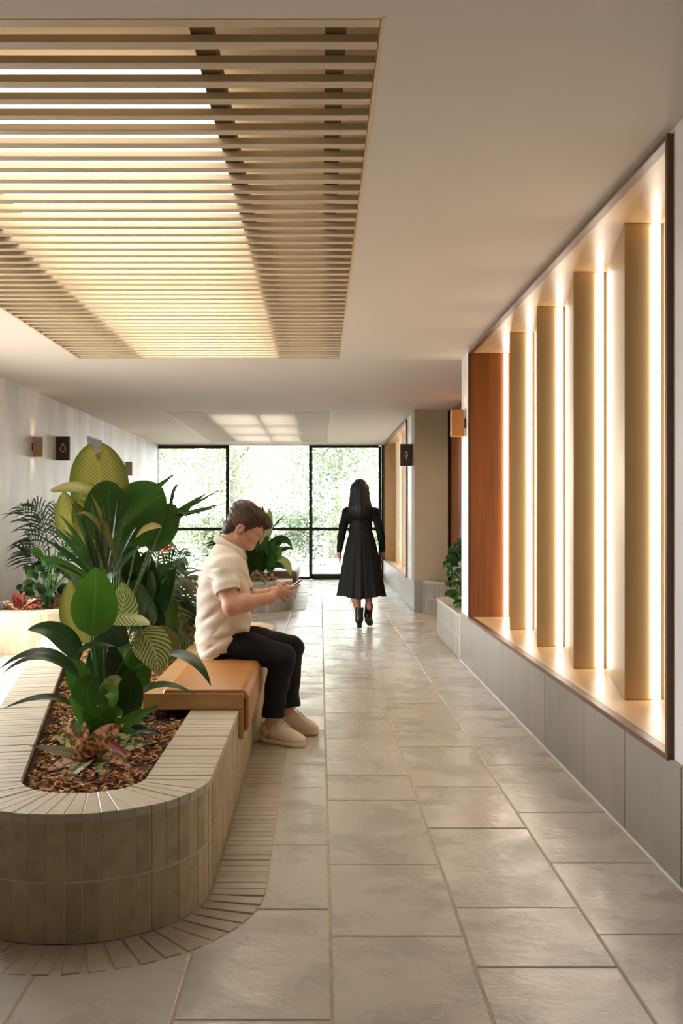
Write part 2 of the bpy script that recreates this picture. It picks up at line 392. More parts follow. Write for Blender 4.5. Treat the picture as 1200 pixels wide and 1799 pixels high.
for _, x0, x1, y0, y1 in todo:
    cs = [(x0+(x1-x0)*i/6, y0+(y1-y0)*j/6) for i in range(7) for j in range(7)]
    hit = None; allin = False
    for r, c in zip(rings, cuts):
        k = sum(inside(p, r) for p in cs)
        if k == len(cs): allin = True
        elif k: hit = c
    if allin: continue
    dz = random.uniform(-.0012, .0012)
    mid = Vector(((x0+x1)/2, (y0+y1)/2, 0))
    if nsl < 299:
        mb = MB(mid); mb.box((x0, y0, -.02), (x1, y1, dz), .003); o = mb.obj('stone_slab', m_slab, floor); nsl += 1
        if hit:
            md = o.modifiers.new('b', 'BOOLEAN'); md.operation = 'DIFFERENCE'; md.solver = 'EXACT'; md.object = hit
            bpy.context.view_layer.update(); ev = o.evaluated_get(bpy.context.evaluated_depsgraph_get())
            nm = bpy.data.meshes.new_from_object(ev); o.modifiers.clear(); old = o.data; o.data = nm
            if not nm.materials: nm.materials.append(m_slab)
            if len(nm.polygons) == 0: bpy.data.objects.remove(o)
    elif not hit: far.box((x0, y0, -.02), (x1, y1, dz), .003)
for c in cuts: bpy.data.objects.remove(c)
if far.v: tag(far.obj('distant_slabs', m_slab, floor), kind='stuff')
# border of small bricks laid around the planters
nb = 0; rest = MB()
def border(path, s0=0, s1=None):
    global nb
    s = s0; s1 = s1 or path.L; L_ = []
    while s+PITCH < s1: L_.append(s); s += PITCH
    for q in L_:
        a, n = path.at(q+PITCH/2); T = Vector((-n.y, n.x)); h = .0245; i_, o_ = .006, .184
        qd = [a+n*i_-T*h, a+n*i_+T*h, a+n*o_+T*h, a+n*o_-T*h]; dz = random.uniform(-.001, .0025)
        yield (a.length, [(p.x, p.y, dz) for p in qd], a)
allb = sorted(list(border(pa, .9))+list(border(pb))+list(border(pc))+list(border(pd)), key=lambda t: t[0])
for d_, qd, a in allb:
    if nb < 296:
        mb = MB((a.x, a.y, 0)); mb.slab(qd, (0, 0, 1), .02, .002); mb.obj('border_brick', m_pave, floor); nb += 1
    else: rest.slab(qd, (0, 0, 1), .02, .002)
tag(rest.obj('distant_border_bricks', m_pave, floor), kind='stuff')

# ---- planters ------------------------------------------------------------------------
P1 = planter('large rounded pale brick planter in the left foreground, under the leather bench', pa, [], .385, loc=(-1.0, 5, 0))
P2 = planter('far rounded brick planter near the glass wall, behind the seated man', pb, [], .385, loc=(-.9, 15, 0), bm=m_brickday)
P3 = planter('rounded brick planter against the limewashed left wall', pc, [(-3.13, 12.2), (-3.13, 8.6)], .385, loc=(-2.6, 10, 0))
P4 = planter('low brick planter in the right alcove beside the light niche', pd, [(1.44, 8.38), (1.69, 8.38), (1.69, 10.1)], .392, cw=.2, loc=(1.5, 9, 0), bm=m_brickday)
P5 = planter('rounded planter at the foot of the taupe column in the alcove', pe, [(1.69, 12.15), (1.69, 12.38), (1.5, 12.38)], .415, cw=.1, z_soil=.38, loc=(1.5, 12.2, 0), bm=m_brickday)

# ---- slatted ceilings -------------------------------------------------------------------
def slats(label, pan, glowm, joists, boxes, mb_, fm, group, h=.2):
    x0, x1, y0, y1 = pan; t = thing('slatted_ceiling', label, 'ceiling panel', ((x0+x1)/2, (y0+y1)/2, CZ), group)
    off = Vector(t.location)
    def part(name, mb, m): o = mb.obj(name, m, t); o.location = -off+mb.off; return o
    b = MB(); g = .018                              # frame
    b.box((x0, y0, CZ-.001), (x0+g, y1, CZ+.06)); b.box((x1-g*.5, y0, CZ-.001), (x1, y1, CZ+.06)); b.box((x0, y0, CZ), (x1, y0+.006, CZ+.06)); b.box((x0, y1-.004, CZ), (x1, y1, CZ+.06))
    part('frame', b, fm)
    v = MB()                                        # light box above
    v.box((x0-.12, y0-.12, CZ+.05), (x0-.1, y1+.12, CZ+h)); v.box((x1+.1, y0-.12, CZ+.05), (x1+.12, y1+.12, CZ+h))
    v.box((x0-.12, y0-.12, CZ+.05), (x1+.12, y0-.1, CZ+h)); v.box((x0-.12, y1+.1, CZ+.05), (x1+.12, y1+.12, CZ+h)); v.box((x0-.12, y0-.12, CZ+h), (x1+.12, y1+.12, CZ+h+.02))
    part('light_box', v, m_void)
    y = y0+.012; k = 0
    while y+.045 < y1-.004:
        e = .013
        part('batten', MB(((x0+x1)/2, y, CZ)).box((x0+e, y, CZ+.001), (x1-e, y+.045, CZ+.0245), .0015), mb_); y += .1255; k += 1
    for a, c in joists: part('joist', MB().box((a, y0, CZ+.0255), (c, y1, CZ+.085)), m_joist)
    for bx in boxes: part('diffuser', MB().box((bx[0], bx[1], CZ+h-.03), (bx[2], bx[3], CZ+h-.01)), glowm)
    return t
slats('large oak batten ceiling panel glowing above the planter', pan1, m_glow, [(-2.03, -1.97), (-1.60, -1.53), (-.37, -.31), (.015, .075)],
      [(-1.5, 3.3, -.4, 4.05), (-1.5, 4.15, -.4, 5.45), (-1.5, 5.55, -.4, 6.85), (-1.5, 6.95, -.4, 8.25)], m_batten, M('frame_cream', srgb(212, 186, 140), .5), 'batten ceiling panels')
m_bw = M('far_batten', srgb(206, 196, 182), .5)
slats('far pale batten ceiling panel near the glass wall', pan2, m_glow2, [(-1.6, -1.52), (-.9, -.84), (-.37, -.3)],
      [(-1.48, 12.9, -.42, 14.4), (-1.48, 14.7, -.42, 16.0), (-1.48, 16.3, -.42, 17.7)], m_bw, m_bw, 'batten ceiling panels')

# ---- glowing niches ------------------------------------------------------------------------
def niche(label, y0, y1, zb, n, first, pitch, near_clip, m_fin=m_fin):
    t = thing('light_niche', label, 'niche', (1.4, (y0+y1)/2, zb), 'lit niches in the right wall'); off = Vector(t.location)
    def part(name, mb, m, smooth=False): o = mb.obj(name, m, t, smooth); o.location = -off+mb.off; return o
    xf = XW-.022; xb = 1.585
    fr = MB()
    for a, b in (((xf, y0, zb-.022), (XW+.02, y1, zb)), ((xf, y0, ZT-.004), (XW+.02, y1, ZT+.016)), ((xf, y0-.022, zb-.022), (XW+.02, y0, ZT+.016)), ((xf, y1, zb-.022), (XW+.02, y1+.014, ZT+.016))): fr.box(a, b, .002)
    part('frame', fr, m_frame)
    part('sill', MB().box((XW+.0205, y0, zb-.02), (xb, y1, zb)), m_nich)
    part('soffit', MB().box((XW+.0205, y0, ZT), (xb, y1, ZT+.012)), m_nich)
    part('end_panel', MB().box((XW, y1-.02, zb), (xb, y1, ZT)), m_endp if first else m_nich)
    part('end_panel', MB().box((XW, y0, zb), (xb, y0+.02, ZT)), m_endp)
    ys = [near_clip+pitch*k for k in range(n)]
    for k, yy in enumerate(ys):                      # sawtooth fin: broad face to the viewer, long face to the far end
        ye = min(yy+pitch-.005, y1-.02)
        if yy < y0+.02: continue
        xe = 1.38+(1.545-1.38)*(ye-yy)/pitch
        m = MB()
        v = [(1.38, yy), (1.535, yy), (1.58, yy+.02), (1.58, ye), (xe+.012, ye)]
        extrude(m, v, zb+.002, ZT-.002); part('fin', m, m_fin)
    for k in range(n+1):                              # strip of light in each inner corner
        yy = near_clip+pitch*k if k < n else y1-.02
        if yy < y0+.05: continue
        part('light_strip', MB().box((1.506, yy-.022, zb+.004), (1.5345, yy-.003, ZT-.004)), m_led)
    # first slanted face running in from the near end
    m = MB(); yy = near_clip
    s_ = max(y0+.02, yy-pitch+.02); xs = 1.38+(1.56-1.38)*(s_-(yy-pitch))/pitch
    extrude(m, [(xs, s_), (1.58, s_), (1.58, yy-.004), (1.557, yy-.004)], zb+.002, ZT-.002); part('fin', m, m_fin)
    return t
niche('long glowing niche with champagne fins beside the viewer on the right wall', 3.37, 7.84, ZB, 4, True, .87, 4.33)
niche('far bright niche in the right wall beside the walking woman', 13.52, 18.2, .392, 3, False, 1.2, 15.0, M('pale_fin', srgb(226, 214, 196), .5))

# ---- glass wall ------------------------------------------------------------------------------
gw = tag(bpy.data.objects.new('window_1', None), 'black framed glass wall at the far end', kind='structure'); C.objects.link(gw); gw.location = (0, DG, 0)
def gx(px): return (px-CX)*DG/F
def gz(py): return H-(py-CY)*DG/F
def gpart(name, x0, x1, ya, yb, m, d=.06, dy=0): 
    o = MB().box((gx(x0), DG-d/2+dy, gz(yb)), (gx(x1), DG+d/2+dy, gz(ya)), .004).obj(name, m, gw); o.location = (0, -DG, 0); return o
gpart('jamb', 272, 279, 783, 1017, m_black, .12); gpart('jamb', 670, 676, 783, 1017, m_black, .12)
gpart('mullion', 397, 403, 783, 1017, m_black, .09); gpart('mullion', 543, 549, 783, 1017, m_black, .09)
gpart('door_stile', 665, 669.5, 784, 1017, m_black, .05, -.02)
gpart('head_rail', 279, 397, 783, 788, m_black); gpart('head_rail', 549, 665, 783, 787, m_black)
for a, b in ((279, 397), (403, 543), (549, 665)): gpart('transom', a, b, 926.5, 932, m_black, .05)
gpart('sill_rail', 279, 397, 1013, 1018, m_black); gpart('sill_rail', 403, 543, 1013, 1018, m_black); gpart('sill_rail', 549, 665, 1008, 1018, m_black)
gm = bpy.data.materials.new('glass'); gm.use_nodes = True; nt = gm.node_tree; nt.nodes.clear()
tr = nt.nodes.new('ShaderNodeBsdfTransparent'); tr.inputs[0].default_value = (.95, .965, .96, 1); gl = nt.nodes.new('ShaderNodeBsdfGlossy'); gl.inputs[1].default_value = .02
fz = nt.nodes.new('ShaderNodeFresnel'); fz.inputs[0].default_value = 1.45; mx = nt.nodes.new('ShaderNodeMixShader'); oo = nt.nodes.new('ShaderNodeOutputMaterial')
nt.links.new(fz.outputs[0], mx.inputs[0]); nt.links.new(tr.outputs[0], mx.inputs[1]); nt.links.new(gl.outputs[0], mx.inputs[2]); nt.links.new(mx.outputs[0], oo.inputs[0])
for a, b in ((279, 397), (403, 543), (549, 665)):
    for c, d in ((788, 926.5), (932, 1013)):
        q = MB().box((gx(a), DG-.004, gz(d)), (gx(b), DG+.004, gz(c))).obj('pane', gm, gw); q.location = (0, -DG, 0)
we = MB().box((XL-.2, DG-.02, 0), (gx(272), DG+.1, CZ)).box((gx(676), DG-.02, 0), (2, DG+.1, CZ)).box((gx(272), DG-.02, gz(783)), (gx(676), DG+.1, CZ)).obj('wall_far', m_wallr)
tag(we, 'narrow pale wall around the glass', kind='structure')

# ---- bench -----------------------------------------------------------------------------------
m_leather = M('tan_leather', srgb(178, 122, 64), .38, amt=.12, sc=3, bump=.0006, bsc=90, spec=.5)
def bench(label, dy, y0, y1, group, mw=m_oak, ml=m_leather):
    t = thing('bench', label, 'bench', (-.58, (y0+y1)/2+dy, .385), group); off = Vector(t.location)
    def part(name, mb, m, smooth=False): o = mb.obj(name, m, t, smooth); o.location = -off; return o
    y0 += dy; y1 += dy; c = .0025
    for (a, b) in ((y0, y0+.045), (y1-.045, y1)):
        part('end_beam', MB().box((-.80, a, .387), (-.344, b, .461), c), mw)
        part('end_leg', MB().box((-.371+.004, a, .255), (-.344, b, .3865), c), mw)
    part('ledge', MB().box((-.80, y0+.0455, .43), (-.712, y1-.0455, .461), c), mw)
    part('back_rail', MB().box((-.798, y0+.0455, .36), (-.770, y1-.0455, .4295), c), mw)
    part('base_board', MB().box((-.711, y0+.0455, .388), (-.349, y1-.0455, .435), c), mw)
    # waterfall cushion: profile swept along the bench
    prof = [(-.710, .437), (-.710, .462), (-.704, .474), (-.69, .4795)]
    R = .042
    for k in range(9): a = PI/2-k*PI/16; prof.append((-.362+R*math.cos(a), .4375+R*math.sin(a)))
    prof += [(-.320, .32), (-.322, .300), (-.329, .290), (-.338, .288), (-.3425, .296), (-.3425, .43), (-.35, .437)]
    n = len(prof); ya, yb = y0+.006, y1-.006; v = []
    cx = sum(p[0] for p in prof)/n; 
    for yy, ins in ((ya, .008), (ya+.003, .003), (ya+.009, 0), (yb-.009, 0), (yb-.003, .003), (yb, .008)):
        for i, (x, z) in enumerate(prof):
            nx = prof[(i+1) % n][0]-prof[i-1][0]; nz_ = prof[(i+1) % n][1]-prof[i-1][1]; l = math.hypot(nx, nz_) or 1
            v.append((x-nz_/l*-ins*-1, yy, z-(-nx/l)*-ins*-1) if False else (x+nz_/l*ins, yy, z-nx/l*ins))
    f = [(j*n+i, j*n+(i+1) % n, (j+1)*n+(i+1) % n, (j+1)*n+i) for j in range(5) for i in range(n)]
    f += [tuple(range(n))[::-1], tuple(5*n+i for i in range(n))]
    part('cushion', MB().add(v, f), ml, True)
    return t
bench('oak framed bench with tan leather cushion the man sits on', 0, 4.31, 6.9, 'oak and leather benches')
bench('brown leather bench on the far planter near the glass wall', 0, 13.2, 15.6, 'oak and leather benches', M('far_oak', srgb(120, 84, 56), .45), M('far_leather', srgb(112, 84, 66), .4))

# ---- sconces and signs --------------------------------------------------------------------------
def sconce(label, x, y, z, side, m, group):
    t = thing('wall_sconce', label, 'lamp', (x, y, z), group)
    s = side                                          # +1: the wall is on the right
    bx = lambda a, b: (min(a, b), max(a, b))
    x0, x1 = bx(-s*.018, -s*.125)
    sh = MB(); w_ = .0035; y0, y1, z0, z1 = -.045, .045, -.11, .11
    sh.box((x0, y0, z0), (x1, y0+w_, z1)); sh.box((x0, y1-w_, z0), (x1, y1, z1)); sh.box((x0, y0+w_, z0), (x0+w_, y1-w_, z1)); sh.box((x1-w_, y0+w_, z0), (x1, y1-w_, z1))
    sh.obj('shade', m, t)
    a, b = bx(0, -s*.018); MB().box((a, -.03, -.04), (b, .03, .04)).obj('mount', m_signb, t)
    MB().box((x0+w_, y0+w_, -.02), (x1-w_, y1-w_, .02)).obj('lamp', m_lamp, t)
    return t
sconce('orange bronze box sconce on the wall end beside the big niche', XW, 8.12, 2.04, 1, m_copper, 'box sconces')
sconce('near bronze box sconce left of the water drop sign', XL, 10.45, 2.0, -1, m_bronze, 'box sconces')
sconce('far small bronze box sconce near the glass wall', XL, 15.4, 2.0, -1, m_bronze, 'box sconces')
def sign(label, x, y, side, icon):
    t = thing('wall_sign', label, 'sign', (x, y, 2.05), 'projecting bronze signs')
    x0, x1 = (0, .163) if side < 0 else (-.163, 0)
    MB().box((x0, -.022, -.143), (x1, .022, .143), .003).obj('panel', m_signb, t)
    cx = (x0+x1)/2; pts = []
    if icon == 'drop':
        for k in range(25):
            a = 2*PI*k/24; r = .033; px = r*math.sin(a); pz = -.018-r*math.cos(a)
            if math.cos(a) < -.3: u = (-math.cos(a)-.3)/.7; px *= (1-u*.75)*.95 if k not in (12,) else 0; pz += u*.032
            pts.append((cx+px, -.025, pz+.012))
        MB().tube(pts, .0028, 6).obj('drop_symbol', m_white, t)
    else:
        MB().tube([(cx+.018*math.sin(2*PI*k/20), -.025, .003+.034*math.cos(2*PI*k/20)) for k in range(21)], .0026, 6).obj('oval_symbol', m_white, t)
        MB().tube([(cx, -.025, -.031), (cx+.001, -.025, -.06)], .0026, 6).obj('stem_symbol', m_white, t)
        MB().tube([(cx-.006, -.025, .038), (cx, -.025, .048), (cx+.006, -.025, .038)], .0026, 6).obj('tip_symbol', m_white, t)
        MB().tube([(cx+.018*.8, -.025, -.012), (cx-.018*.8, -.025, -.012)], .002, 6).obj('band_symbol', m_white, t)
sign('bronze projecting sign with a water drop outline on the left wall', XL, 11.4, -1, 'drop')
sign('dark projecting sign with an oval outline beside the taupe column', 1.222, 12.62, 1, 'oval')
# ---- outside -----------------------------------------------------------------------
tag(MB().box((-30, DG+.1, -.2), (30, 70, -.03)).box((-30, -20, -.2), (-3.45, DG+.1, -.1)).obj('ground', M('pale_concrete', srgb(150, 145, 136), .8, amt=.08, sc=1)), 'bright paving beyond the glass, with an unseen strip added on the left', kind='structure')  # left strip is unseen, added to stop sky light from below
m_bark = M('pale_bark', srgb(124, 118, 112), .9, amt=.25, sc=3, stretch=(1, 1, .2))
def leafmat(name, a, b):
    return M(name, srgb(*a), .5, col2=srgb(*b), sc=1.2, trans=.3, cr=(.35, .6))
m_fol = [leafmat('hazy_foliage', (118, 130, 98), (80, 92, 66)), leafmat('hazy_light_foliage', (132, 142, 110), (98, 110, 80)), leafmat('hazy_dark_foliage', (102, 116, 88), (70, 84, 60))]  # bright outdoor haze is mixed into these pale leaf colours
def crown_mesh(seed, n, rx, ry, rz, sz):
    r = np.random.RandomState(seed); k = 26
    cc = r.normal(size=(k, 3)); cc /= np.linalg.norm(cc, axis=1)[:, None]; cc *= r.uniform(.2, .95, (k, 1))*np.array([rx, ry, rz])
    i = r.randint(0, k, n); c = cc[i]+r.normal(size=(n, 3))*.22*np.array([rx, ry, rz])
    a = r.normal(size=(n, 3)); a /= np.linalg.norm(a, axis=1)[:, None]; b = np.cross(a, r.normal(size=(n, 3))); b /= np.linalg.norm(b, axis=1)[:, None]
    s = sz*r.uniform(.6, 1.3, (n, 1)); v = np.stack([c-a*s, c+b*s*.45, c+a*s, c-b*s*.45], 1).reshape(-1, 3)
    return mesh('foliage', v.tolist(), [(4*j, 4*j+1, 4*j+2, 4*j+3) for j in range(n)])
def tree(label, kind, x, y, h, r_, seed, mi, n=2600, lean=0, sz=.075):
    t = thing(kind, label, 'tree' if kind == 'tree' else 'shrub', (x, y, -.03), 'trees and shrubs outside')
    if kind == 'tree':
        rs = random.Random(seed); tr_ = .13+.05*rs.random()
        mb = MB(); mb.tube([(0, 0, 0), (lean*.3, 0, h*.25), (lean*.7, .1, h*.5), (lean, .1, h*.75)], [tr_*1.25, tr_, tr_*.8, tr_*.4], 10)
        for k in range(5):
            a = rs.uniform(0, 2*PI); z = h*rs.uniform(.4, .65); q = lean*z/h
            mb.tube([(q, .05, z), (q+math.cos(a)*r_*.35, math.sin(a)*r_*.35, z+h*.13), (q+math.cos(a)*r_*.7, math.sin(a)*r_*.7, z+h*.22)], [tr_*.4, tr_*.25, tr_*.1], 6)
        mb.obj('trunk', m_bark, t, True); cz = h*.44; rz = h*.42
    else: cz = h*.5; rz = h*.5
    o = ob('foliage', crown_mesh(seed, n, r_, r_*.8, rz, sz), m_fol[mi], t); o.location = (lean, 0, cz)
    return t
tree('pale tree with a thick leaning trunk behind the left glass pane', 'tree', -4.6, 24.5, 7.5, 2.6, 1, 0, 6000, .7)
tree('airy tree behind the left edge of the middle pane', 'tree', -2.3, 27, 6.5, 2.0, 2, 1, 4000, -.2)
tree('tree with dense crown behind the right edge of the middle pane', 'tree', .4, 28, 7.5, 2.6, 3, 2, 6000, .3)
tree('tree far right behind the walking woman', 'tree', 3.0, 25, 6.5, 2.3, 4, 0, 6000, -.2)
tree('distant tree at the far left outside', 'tree', -8.5, 31, 9, 3.5, 5, 2, 5000, .3)
tree('distant tree behind all the others', 'tree', -1.0, 38, 9, 4.5, 6, 1, 6000, .0, .11)
for i, (x, y, h, r_, mi, lb) in enumerate([(-4.2, 23.2, 1.9, 1.3, 1, 'low bush at the foot of the leaning tree outside'), (-2.4, 22.8, 1.3, .9, 0, 'small bush left of the middle pane outside'),
      (-.6, 23.5, 1.9, 1.2, 2, 'bush outside, seen between man and door post'), (.9, 22.6, 2.1, 1.1, 1, 'yellowish bush outside beside the door'), (2.3, 23.4, 1.8, 1.2, 0, 'rightmost bush outside the door')]):
    tree(lb, 'bush', x, y, h, r_, 20+i, mi, 4000, 0, .05)
# ---- plants ---------------------------------------------------------------------------
def leaf_material(name, dark, light, veins=16, slope=1.4, strength=.6, mid=None, rough=.38, under=None, trans=.18, noise_=False, rnd=.08, sharp=(.35, .8), edge=None, bumpd=.0006):
    m = bpy.data.materials.new(name); m.use_nodes = True; nt = m.node_tree; N = nt.nodes; L = nt.links; b = N['Principled BSDF']
    uv = N.new('ShaderNodeUVMap'); uv.uv_map = 'uv'; sp = N.new('ShaderNodeSeparateXYZ'); L.new(uv.outputs[0], sp.inputs[0])
    def mth(op, a, c=None):
        n = N.new('ShaderNodeMath'); n.operation = op
        for i, v in enumerate((a, c)):
            if v is None: continue
            if isinstance(v, (int, float)): n.inputs[i].default_value = v
            else: L.new(v, n.inputs[i])
        return n.outputs[0]
    au = mth('ABSOLUTE', mth('SUBTRACT', sp.outputs[0], .5))
    ph = mth('MULTIPLY', mth('SUBTRACT', sp.outputs[1], mth('MULTIPLY', au, slope*.5)), veins*2*PI)
    wv = mth('ADD', mth('MULTIPLY', mth('SINE', ph), .5), .5)
    mr = N.new('ShaderNodeMapRange'); L.new(wv, mr.inputs[0]); mr.inputs[1].default_value = sharp[0]; mr.inputs[2].default_value = sharp[1]
    fac = mth('MULTIPLY', mr.outputs[0], strength)
    if noise_:
        tc = N.new('ShaderNodeTexCoord'); nz = N.new('ShaderNodeTexNoise'); nz.inputs['Scale'].default_value = 45; nz.inputs['Detail'].default_value = 4; L.new(tc.outputs['Object'], nz.inputs['Vector'])
        m2 = N.new('ShaderNodeMapRange'); L.new(nz.outputs['Fac'], m2.inputs[0]); m2.inputs[1].default_value = .46; m2.inputs[2].default_value = .54; fac = mth('MULTIPLY', m2.outputs[0], strength)
    mid_f = mth('LESS_THAN', au, .022)
    fac2 = mth('MAXIMUM', fac, mth('MULTIPLY', mid_f, .9))
    mix = N.new('ShaderNodeMix'); mix.data_type = 'RGBA'; L.new(fac2, mix.inputs[0]); mix.inputs[6].default_value = (*srgb(*dark), 1); mix.inputs[7].default_value = (*srgb(*light), 1)
    col = mix.outputs[2]
    if edge:
        me_ = N.new('ShaderNodeMapRange'); L.new(au, me_.inputs[0]); me_.inputs[1].default_value = .22; me_.inputs[2].default_value = .5; me2 = N.new('ShaderNodeMix'); me2.data_type = 'RGBA'; L.new(me_.outputs[0], me2.inputs[0]); L.new(col, me2.inputs[6]); me2.inputs[7].default_value = (*srgb(*edge), 1); col = me2.outputs[2]
    if under:
        g = N.new('ShaderNodeNewGeometry'); mu = N.new('ShaderNodeMix'); mu.data_type = 'RGBA'; L.new(g.outputs['Backfacing'], mu.inputs[0]); L.new(col, mu.inputs[6]); mu.inputs[7].default_value = (*srgb(*under), 1); col = mu.outputs[2]
    oi = N.new('ShaderNodeObjectInfo'); hs = N.new('ShaderNodeHueSaturation'); r2 = N.new('ShaderNodeMapRange'); L.new(oi.outputs['Random'], r2.inputs[0]); r2.inputs[3].default_value = 1-rnd*2; r2.inputs[4].default_value = 1+rnd*2; L.new(r2.outputs[0], hs.inputs['Value']); L.new(col, hs.inputs['Color']); col = hs.outputs[0]
    L.new(col, b.inputs['Base Color']); b.inputs['Roughness'].default_value = rough
    bp = N.new('ShaderNodeBump'); bp.inputs['Distance'].default_value = bumpd; L.new(wv, bp.inputs['Height']); L.new(bp.outputs[0], b.inputs['Normal'])
    t = N.new('ShaderNodeBsdfTranslucent'); L.new(col, t.inputs[0]); mx = N.new('ShaderNodeMixShader'); mx.inputs[0].default_value = trans
    L.new(b.outputs[0], mx.inputs[1]); L.new(t.outputs[0], mx.inputs[2]); L.new(mx.outputs[0], N['Material Output'].inputs[0]); return m
l_gold = leaf_material('gold_veined_leaf', (106, 108, 44), (164, 154, 78), 24, 1.1, .9, trans=.25, sharp=(.0, .4), edge=(84, 100, 36))
l_calathea = leaf_material('striped_calathea_leaf', (78, 96, 42), (186, 192, 120), 10, 1.5, .9, sharp=(.1, .6))
l_green = leaf_material('deep_green_leaf', (50, 88, 26), (72, 112, 38), 22, 1.0, .3, rough=.36)
l_bright = leaf_material('fresh_green_leaf', (72, 124, 34), (100, 150, 52), 20, 1.0, .35, rough=.34)
l_dark = leaf_material('dark_glossy_leaf', (32, 60, 24), (50, 80, 36), 16, 1.2, .3, rough=.3, trans=.1, bumpd=.0002)
l_palm = leaf_material('palm_leaflet', (44, 82, 34), (78, 114, 54), 3, .3, .3, rough=.35)
l_palmd = leaf_material('dark_palm_leaflet', (24, 48, 28), (42, 70, 42), 3, .3, .3, rough=.35)
l_olive = leaf_material('olive_leaf', (92, 92, 44), (138, 132, 66), 12, 1.1, .45)
l_pink = leaf_material('pink_mottled_leaf', (104, 92, 50), (232, 176, 138), 12, 1.3, .95, noise_=True, under=(196, 138, 100))
l_red = leaf_material('red_mottled_leaf', (60, 40, 30), (176, 72, 52), 12, 1.3, .9, noise_=True)
l_varie = leaf_material('speckled_green_leaf', (40, 70, 26), (196, 190, 116), 12, 1.3, .9, noise_=True)
l_flower = leaf_material('orange_bract', (214, 84, 40), (236, 120, 60), 4, .5, .3)
m_stem = M('green_stem', srgb(70, 104, 42), .45); m_stemd = M('dark_stem', srgb(40, 52, 28), .5)
SH = {'ovate': lambda t: (math.sin(PI*min(1, t)**.72))**.75*(1-.0*t), 'lance': lambda t: math.sin(PI*t**.8)**.9*(1-.25*t), 'blade': lambda t: (min(1, t*6))**.6*(1-t**2.2)**.9,
      'paddle': lambda t: math.sin(PI*min(1, t*.97+.015)**.9)**.5, 'heart': lambda t: (math.sin(PI*min(1, .1+.9*t)))**.7*(1-.2*t)}
def bez(p0, p1, p2, t): return p0*(1-t)**2+p1*2*t*(1-t)+p2*t*t
def leaf_geo(p0, p1, p2, width, n, shape='ovate', fold=.15, ripple=0, nu=6, nv=14, droop=0, notch=0, seed=0):
    p0, p1, p2, n = Vector(p0), Vector(p1), Vector(p2), Vector(n).normalized(); v = []; uv = []; fn = SH[shape]
    for j in range(nv+1):
        t = j/nv; p = bez(p0, p1, p2, t); T = ((p1-p0)*(1-t)+(p2-p1)*t).normalized(); S = T.cross(n)
        S = S.normalized() if S.length > 1e-3 else Vector((1, 0, 0)); Nn = S.cross(T).normalized(); w_ = width/2*max(fn(t), .0)+.0006
        for i in range(nu+1):
            s = i/nu*2-1; q = p+S*w_*s+Nn*(fold*abs(s)*w_-droop*abs(s)**2*w_+ripple*width*math.sin(t*19+s*2.2+seed)*abs(s))
            if notch and t > 1-notch: q = q-T*(1-abs(s))**2*((t-1+notch)/notch)*width*.42
            v.append(q); uv.append((i/nu, t))
    f = [(j*(nu+1)+i, j*(nu+1)+i+1, (j+1)*(nu+1)+i+1, (j+1)*(nu+1)+i) for j in range(nv) for i in range(nu)]
    return v, f, uv
class Plant:
    def __init__(s, name, label, base, group='potted plants', cat='plant'):
        s.base = Vector(base); s.t = thing(name, label, cat, s.base, group); s.k = 0
    def leaf(s, p0, p1, p2, w_, n=(0, -1, .35), m=None, shape='ovate', stem=None, sr=.004, **k):
        s.k += 1; v, f, uv = leaf_geo(p0, p1, p2, w_, n, shape, seed=s.k, **k); o = ob('leaf', mesh('leaf', [p-s.base for p in v], f, True, uv), m or l_green, s.t)
        if stem: s.stem(stem+[p0], sr)
        return o
    def stem(s, pts, r=.004, m=None):
        pts = [Vector(p) for p in pts]
        if len(pts) == 2: a, b = pts; pts = [a, bez(a, Vector((a.x*.7+b.x*.3, a.y*.7+b.y*.3, a.z*.35+b.z*.65)), b, .5), b]
        P_ = [pts[0]]
        for i in range(1, len(pts)): P_ += [pts[i-1].lerp(pts[i], .5), pts[i]] if len(pts) < 4 else [pts[i]]
        mb = MB(s.base); mb.tube(P_, [r*(1-.4*i/len(P_)) for i in range(len(P_))], 6); ob('stem', mb.me('stem', True), m or m_stem, s.t)
    def frond(s, p0, p1, p2, n_l, ll, lw, m=None, start=.25, side=(0, -1, .2), droop=.4, spread=1.0, r=.003, seed=0, nm='frond'):
        rs = random.Random(seed+s.k*7); s.k += 1; p0, p1, p2 = Vector(p0), Vector(p1), Vector(p2); V = []; Fc = []; U = []
        def add(v, f, uv): 
            n = len(V); V.extend(v); Fc.extend([tuple(i+n for i in q) for q in f]); U.extend(uv)
        pts = [bez(p0, p1, p2, i/10) for i in range(11)]
        mb = MB(); mb.tube(pts, [r*(1-.07*i) for i in range(11)], 5); add([Vector(p) for p in mb.v], mb.f, [(.5, .5)]*len(mb.v))
        sd = Vector(side).normalized()
        for i in range(n_l):
            t = start+(1-start)*(i+.5)/n_l; p = bez(p0, p1, p2, t); T = ((p1-p0)*(1-t)+(p2-p1)*t).normalized(); S = T.cross(sd).normalized(); q = math.sin(PI*(.15+.8*(t-start)/(1-start)))**.6
            for sg in (-1, 1):
                L_ = ll*q*rs.uniform(.8, 1.15); ang = (1.0-.55*(t-start)/(1-start))*spread
                d = (T*math.cos(ang)+S*sg*math.sin(ang)+sd*rs.uniform(-.15, .25)).normalized()
                e = p+d*L_+Vector((0, 0, -droop*L_*rs.uniform(.5, 1.2))); c = p+d*L_*.55+Vector((0, 0, L_*.06))
                add(*leaf_geo(p, c, e, lw, sd+Vector((rs.uniform(-.3, .3), 0, rs.uniform(0, .5))), 'lance', fold=.3, nu=2, nv=6))
        return ob(nm, mesh(nm, [p-s.base for p in V], Fc, True, U), m or l_palm, s.t)
Q = P
G1 = 'plants in the near planter'
